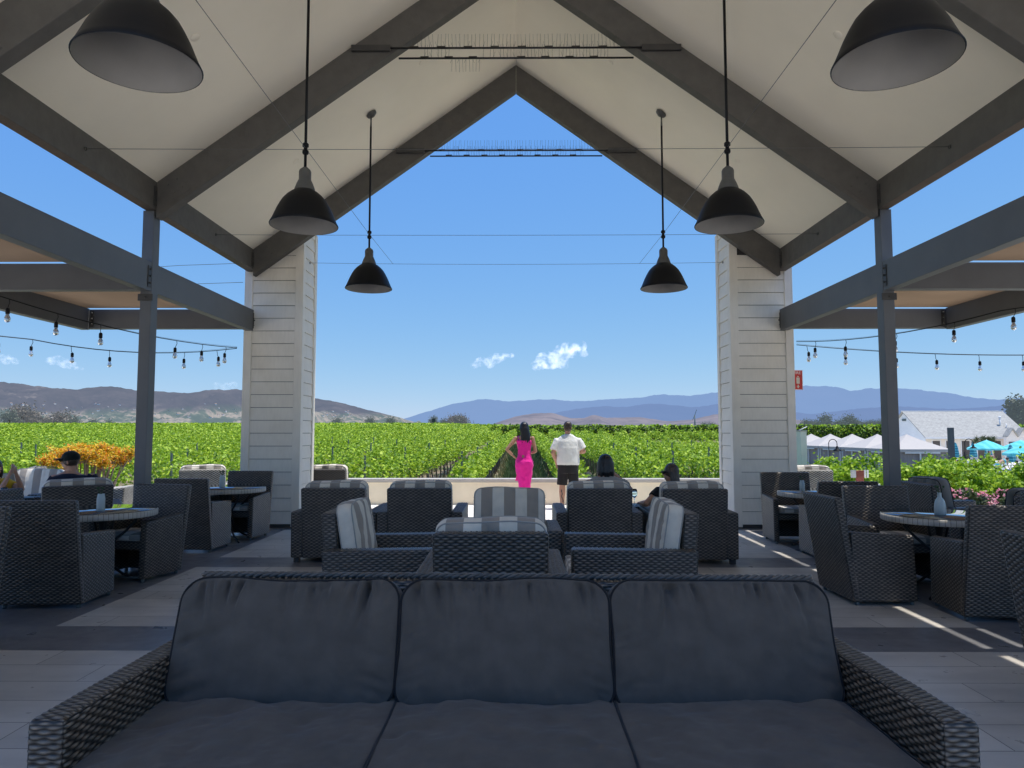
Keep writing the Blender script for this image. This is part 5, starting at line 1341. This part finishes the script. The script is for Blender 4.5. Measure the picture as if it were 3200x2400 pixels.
# umbrellas
def make_umb(label,open_=True,R_=1.35):
    t=thing('patio_umbrella',label,'umbrella',(0,0,0),0,'open turquoise pool umbrellas' if open_ else 'closed teal striped pool umbrellas')
    MB().tube([(0,0,0),(0,0,2.45)],.022,8).build('pole',M['white'] if open_ else M['post'],t)
    MB().lathe([(.0,.0),(.25,.0),(.25,.05),(.04,.09),(.04,.25)],n=16,cap=False).build('base',M['post'],t)
    if open_:
        V=[(0,0,2.42)];F=[];n=8
        for r,z in ((.45,2.24),(.95,2.0),(R_,1.78),(R_,1.66)):
            for k in range(n*2):
                a=2*PI*k/(n*2); rr=r*(1 if k%2==0 else .945); V.append((rr*math.cos(a),rr*math.sin(a),z-(0 if k%2==0 else .015)))
        m=n*2; F=[(0,1+k,1+(k+1)%m) for k in range(m)]
        for i in range(3):
            for k in range(m): a=1+i*m; F.append((a+k,a+m+k,a+m+(k+1)%m,a+(k+1)%m))
        MB().add(V,F,False).build('canopy',M['turq'],t)
        for k in range(n):
            a=2*PI*k/n; MB().tube([(0,0,1.95),(.75*math.cos(a),.75*math.sin(a),2.05)],.01,4).build('rib',M['white'],t)
    else:
        V=[];n=20;F=[]
        for z,r in ((2.42,.03),(2.3,.09),(2.0,.17),(1.6,.22),(1.2,.27),(1.0,.25)):
            for k in range(n): a=2*PI*k/n; rr=r*(1+.22*math.cos(a*5)); V.append((rr*math.cos(a),rr*math.sin(a),z))
        for i in range(5):
            for k in range(n): F.append((i*n+k,(i+1)*n+k,(i+1)*n+(k+1)%n,i*n+(k+1)%n))
        MB().add(V,F,True).build('canopy',M['teal'],t)
    return t
def gx(sx,Y): return (sx-1115)/1534*Y
uo=None
for s_,Y,sc,lb in ((2124,54,.98,'open turquoise umbrella left of the others, over the loungers'),(2197,54,.98,'open turquoise umbrella behind the nearest one'),(2219,41,1.05,'nearest open turquoise umbrella, cut by the right edge of the photo')):
    if uo is None: uo=make_umb(lb); o=uo
    else: o=dup(uo,(0,0,0),.3,lb)
    o.location=(gx(s_,Y),Y,-1.42 if Y>45 else -1.55); o.scale=(sc,)*3
uc=None
for s_,Y,lb in ((2057,60,'closed teal umbrella right of the tall grey post'),(2094,60,'closed teal umbrella behind the hooked black lamp'),(2126,58,'closed teal umbrella below the leftmost open one'),(2174,50,'larger closed teal umbrella between the open ones'),(2206,50,'closed teal umbrella at the right edge under the nearest open one')):
    if uc is None: uc=make_umb(lb,False); o=uc
    else: o=dup(uc,(0,0,0),.7,lb)
    o.location=(gx(s_,Y),Y,-1.42); o.scale=(1.0,1.0,.86)
# hooked lamps
def hook_lamp(label,x,y,z,h,s=1):
    t=thing('street_lamp',label,'street lamp',(x,y,z),0,'black hooked lamp posts by the pool')
    MB().tube([(0,0,0),(0,0,h*.66)],.085*s,10).build('post',M['black'],t)
    MB().tube([(0,0,h*.66),(0,0,h*.88)]+[(.32*s*(1-math.cos(a)),0,h*.88+.32*s*math.sin(a)) for a in np.linspace(.3,PI,9)]+[(.64*s,0,h*.80)],.03*s,8).build('arm',M['black'],t)
    MB().lathe([(.03,.10),(.06,.06),(.07,-.02),(.20,-.10),(.21,-.13),(.0,-.13)],(.64*s,0,h*.80),n=16).build('lamp_shade',M['black'],t)
hook_lamp('black hooked lamp post among the loungers, right of the tall grey post',gx(2077,46),46,-1.42,2.55,.85)
hook_lamp('small black hooked lamp post in front of the cabanas',gx(1786,33),33,-1.42,2.75,.6)
t=thing('square_post','tall plain dark grey square post behind the grapevines','post',(gx(2048,33),33,-1.45)); MB().box(-.10,.10,-.1,.1,0,3.18).build('shaft',M['steel'],t); MB().box(-.16,.16,-.16,.16,0,.03).build('base_plate',M['bracket'],t)
# fence
t=thing('metal_fence','thin black metal picket fence round the pool deck','fence',(23.7,20,-1.42),0)
g=MB(); 
for z in (.12,1.05): g.box(-.02,.02,0,26,z,z+.045)
g.build('rail',M['black'],t)
g=MB(); 
for k in range(208): g.box(-.010,.010,k*.125-.010,k*.125+.010,.0,1.13)
g.build('pickets',M['black'],t)['kind']='stuff'
t=thing('low_wall','low pale wall along the foot of the cabanas','wall',(20.35,30,-1.42)); MB().box(-.1,.1,0,24,0,.55).build('wall_body',M['post'] if False else M['coping'],t)
# loungers
def make_lounger(label):
    t=thing('sun_lounger',label,'sun lounger',(0,0,0),0,'white sun loungers round the pool')
    g=MB(); g.box(-.3,.3,-.95,.35,.32,.37); g.build('seat',M['lounge'],t)
    g=MB(); g.hexa([(-.3,.352,.32),(.3,.352,.32),(.3,.40,.32),(-.3,.40,.32),(-.3,.88,.80),(.3,.88,.80),(.3,.93,.78),(-.3,.93,.78)]); g.build('backrest',M['lounge'],t)
    for sx in (-1,1):
        for sy in (-.8,.3): MB().tube([(sx*.28,sy,0),(sx*.26,sy,.33)],.02,6).build('leg',M['white'],t)
        MB().tube([(sx*.32,-.05,.37),(sx*.34,-.05,.58),(sx*.34,.4,.60)],.02,6).build('armrest',M['white'],t)
    return t
lg=None; k=0
for s_,Y,rz in ((1998,56,.2),(2030,50,.5),(2060,54,-.2),(2068,47,.1),(2085,52,.8),(2100,48,.3),(2112,52,-.3),(2118,46,1.2),(2135,50,.4),(2145,45,.9),(2158,42,1.4),(2168,48,-.2),(2180,40,1.1),(2190,46,.3),(2200,42,1.3),(2210,39,.8),(2035,58,0.),(2110,58,0),(2150,57,.1),(2185,56,.2),(2224,44,.3)):
    if lg is None: lg=make_lounger('white sun lounger on the pool deck'); o=lg
    else: o=dup(lg,(0,0,0),rz)
    o.location=(gx(s_,Y),Y,-1.38); o.rotation_euler=(0,0,rz-PI/2)
# pool people
def small_person(label,loc,rz,kind,suit='magenta',hair='hairbrown'):
    t=thing('person',label,'person',loc,rz); b=MB(); s=MB(); h=MB()
    if kind=='stand':
        b.loft([((0,0,.86),.15,.11),((0,0,1.05),.12,.09),((0,0,1.3),.15,.10),((0,0,1.42),.10,.07)],14)
        for k in (-1,1): leg(b,(k*.08,0,.9),(k*.08,.03,.47),(k*.08,-.02,.085),.9)
        arm(b,(-.17,0,1.38),(-.36,.05,1.20),(-.25,.1,1.42),.8); arm(b,(.17,0,1.38),(.38,.05,1.22),(.28,.1,1.0),.8); hand(b,(-.25,.1,1.42),(.5,0,.6),(0,1,0)); hand(b,(.28,.1,1.0),(-.3,0,-1),(0,1,0)); head(b,(0,0,1.58),R(160)); hc=(0,-.01,1.61)
        s.loft([((0,0,.84),.157,.117),((0,0,.96),.155,.112)],16); s.loft([((0,0,1.24),.152,.106),((0,0,1.32),.158,.108)],16)
    elif kind=='bend':
        b.tube([(0,-.05,.90),(0,.18,1.08),(0,.42,1.14)],[.15,.125,.14],14); b.ball((0,-.05,.92),.16,.15,.14)
        for k in (-1,1): leg(b,(k*.08,-.05,.88),(k*.09,.03,.47),(k*.09,-.08,.085),.95)
        arm(b,(-.15,.42,1.12),(-.17,.46,.85),(-.15,.58,.62),.8); arm(b,(.15,.42,1.12),(.17,.46,.85),(.15,.58,.62),.8); hand(b,(-.15,.58,.62),(0,.3,-1),(0,1,0)); hand(b,(.15,.58,.62),(0,.3,-1),(0,1,0)); head(b,(0,.60,1.22),0); b.tube([(0,.45,1.16),(0,.58,1.18)],.055,8); hc=(0,.585,1.26)
        s.ball((0,-.06,.91),.165,.155,.12); s.tube([(0,.30,1.10),(0,.38,1.13)],[.142,.148],14)
    else:
        b.loft([((0,0,.40),.16,.13),((0,-.1,.62),.14,.10),((0,-.18,.80),.16,.10),((0,-.20,.88),.08,.07)],14)
        for k in (-1,1): leg(b,(k*.08,.05,.45),(k*.1,.48,.55 if k<0 else .47),(k*.1,.85,.44),.9)
        for k in (-1,1): arm(b,(k*.17,-.17,.84),(k*.26,.0,.64),(k*.2,.2,.58),.8); hand(b,(k*.2,.2,.58),(0,1,0),(0,0,1))
        head(b,(0,-.20,1.04),0); hc=(0,-.215,1.07)
        s.loft([((0,0,.38),.168,.14),((0,-.03,.50),.158,.125)],16)
    b.build('body',M['skin'],t,remesh=.014,smooth_it=2); s.build('swimwear',M[suit],t); h.ball(hc,.088,.092,.095,12,8); h.build('hair',M[hair],t)
small_person('sunbather standing by the loungers with one arm raised',(gx(2129,47),47,-1.40),R(190),'stand','capblack')
small_person('sunbather bending forward over a lounger',(gx(2148,45),45,-1.40),R(-85),'bend','turq')
small_person('reclining sunbather left of the tall grey post',(gx(2030,50),50,-1.42),R(-60),'sit','red')
small_person('reclining sunbather right of the tall grey post',(gx(2060,54),54,-1.42),R(-100),'sit','navy','hairmix')
small_person('reclining sunbather between the tall grey post and the hooked lamp',(gx(2068,47),47,-1.42),R(-80),'sit','navy','hairbrown')
small_person('reclining sunbather under the nearest open umbrella',(gx(2190,46),46,-1.42),R(-60),'sit','magenta')
small_person('dark haired bather sitting low by the fence',(gx(2165,38),38,-1.75),R(200),'sit','navy','hairblack')
# dracaena like tree by the pool house
t=thing('dragon_tree','small branching tree with spiky green leaf tufts before the pool house','tree',(gx(2122,66),66,-1.42)); g=np.random.default_rng(8); b=MB(); C=[]
b.tube([(0,0,0),(.05,0,.9),(.0,0,1.5)],[.13,.10,.08],8); P=[];Fq=[]
for k in range(15):
    a=g.uniform(0,2*PI); r=g.uniform(.2,1.15); e=V3(r*math.cos(a),r*math.sin(a)*.7,2.15+.5*g.uniform(0,1)-.25*r); b.tube([(0,0,1.3),(e.x*.5,e.y*.5,1.85),tuple(e)],[.06,.045,.035],6)
    m=90; d=g.normal(size=(m,3)); d[:,2]+=.35; d/=np.linalg.norm(d,axis=1,keepdims=True); w=np.cross(d,g.normal(size=(m,3))); w/=np.linalg.norm(w,axis=1,keepdims=True)
    c=np.array(e); L=g.uniform(.28,.42,(m,1)); q=np.stack([c-w*.02+0*d,c+w*.02+0*d,c+d*L+w*.004,c+d*L-w*.004],1).reshape(-1,3); P.append(q)
b.build('trunk',M['bark'],t); P=np.concatenate(P); npmesh('crown',P,np.arange(len(P)).reshape(-1,4),M['treeleaf'],t,False)
# ------------------------------------------------------------------ sky, sun, clouds
SUN=Vector((.262,.035,1)).normalized()
EL=math.asin(SUN.z); AZ=math.atan2(SUN.x,SUN.y)
w=bpy.data.worlds.new('World'); SC.world=w; w.use_nodes=True; nt=w.node_tree; bg=nt.nodes['Background']
sky=nt.nodes.new('ShaderNodeTexSky'); sky.sky_type='NISHITA'; sky.sun_disc=False; sky.sun_elevation=EL; sky.sun_rotation=AZ
sky.altitude=1200; sky.air_density=1.0; sky.dust_density=.1; sky.ozone_density=1.6
def vm(op,c,src):
    x=nt.nodes.new('ShaderNodeVectorMath'); x.operation=op; nt.links.new(src,x.inputs[0]); x.inputs[1].default_value=c; return x.outputs[0]
c1=vm('MULTIPLY',(.075,.117,.165),sky.outputs[0])
sp_=nt.nodes.new('ShaderNodeSeparateXYZ'); nt.links.new(c1,sp_.inputs[0]); cb_=nt.nodes.new('ShaderNodeCombineXYZ')
for i_,(e_,k_) in enumerate(((.784,5.86),(.5,4.83),(.05,5.79))):
    p_=nt.nodes.new('ShaderNodeMath'); p_.operation='POWER'; nt.links.new(sp_.outputs[i_],p_.inputs[0]); p_.inputs[1].default_value=e_
    m_=nt.nodes.new('ShaderNodeMath'); m_.operation='MULTIPLY'; nt.links.new(p_.outputs[0],m_.inputs[0]); m_.inputs[1].default_value=k_; nt.links.new(m_.outputs[0],cb_.inputs[i_])
c2=cb_.outputs[0]; nt.links.new(c2,bg.inputs[0]); bg.inputs[1].default_value=.15
sl=bpy.data.lights.new('sun','SUN'); sl.energy=5.0; sl.angle=R(.53); sl.color=(1,.955,.88)
so=bpy.data.objects.new('sun',sl); COL.objects.link(so); so.rotation_euler=(-SUN).to_track_quat('-Z','Y').to_euler()
def cloud(label,x0,x1,y0,y1,Y,seed,blobs,dens=.03):
    cx,cz=gx((x0+x1)/2,Y),1.5-((y0+y1)/2-934.5)/1534*Y; W_,H_=(x1-x0)/1534*Y,(y1-y0)/1534*Y
    g=MB()
    for bx,bz,r in blobs: g.ball(((bx-.5)*W_,0,(.5-bz)*H_),r*W_*1.4,r*W_*1.1,r*W_*1.05,16,12)
    k=NT('cloud_vapour_%d'%seed); k.n.remove(k.b); tc=k.N('ShaderNodeTexCoord'); n=k.N('ShaderNodeTexNoise',Scale=7/W_,Detail=7,Roughness=.62); k.L(tc.outputs['Object'],n.inputs['Vector'])
    v=k.N('ShaderNodeVolumePrincipled'); v.inputs['Color'].default_value=(.98,.98,1,1); v.inputs['Anisotropy'].default_value=.2
    v.inputs['Emission Color'].default_value=(.86,.92,1,1)
    mr=k.N('ShaderNodeMapRange'); k.L(n.outputs[0],mr.inputs[0]); mr.inputs[1].default_value=.49; mr.inputs[2].default_value=.70; mr.inputs[3].default_value=0; mr.inputs[4].default_value=dens
    k.L(mr.outputs[0],v.inputs['Density']); k.L(k.math('MULTIPLY',mr.outputs[0],.55),v.inputs['Emission Strength']); k.L(v.outputs[0],k.out.inputs['Volume'])
    o=g.build('cloud',k.m,None,remesh=W_*.02); o.location=(cx,Y,cz); tag(o,label,'cloud',kind='structure'); return o
cloud('larger white cumulus cloud above the standing man',1148,1270,722,806,5000,1,((.12,.80,.10),(.22,.62,.11),(.34,.70,.14),(.48,.55,.15),(.60,.38,.13),(.72,.40,.14),(.86,.30,.10),(.56,.75,.10),(.92,.5,.07)),.026)
cloud('smaller flat white cloud left of the larger one',1015,1112,754,798,5000,2,((.10,.78,.08),(.25,.62,.11),(.42,.55,.12),(.58,.45,.12),(.75,.36,.09),(.90,.30,.07),(.45,.75,.09)),.020)
cloud('faint flat cloud over the left hills',88,178,766,802,5200,3,((.15,.35,.10),(.32,.32,.12),(.5,.5,.12),(.68,.65,.10),(.86,.8,.07)),.016)
cloud('faint cloud cut by the left edge of the photo',-25,32,764,788,5200,4,((.2,.4,.18),(.5,.45,.2),(.8,.65,.14)),.016)
cloud('faint cloud between the left post and the column',455,512,818,845,6800,5,((.2,.55,.14),(.5,.6,.17),(.8,.5,.14)),.006)
SC.view_settings.view_transform='Standard'; SC.view_settings.look='None'; SC.view_settings.exposure=0; SC.view_settings.gamma=1.0
SC.cycles.max_bounces=8; SC.cycles.diffuse_bounces=5; SC.cycles.transparent_max_bounces=8; SC.cycles.volume_bounces=2; SC.cycles.volume_max_steps=64
SC.cycles.use_denoising=True
SC.cycles.caustics_reflective=False; SC.cycles.caustics_refractive=False
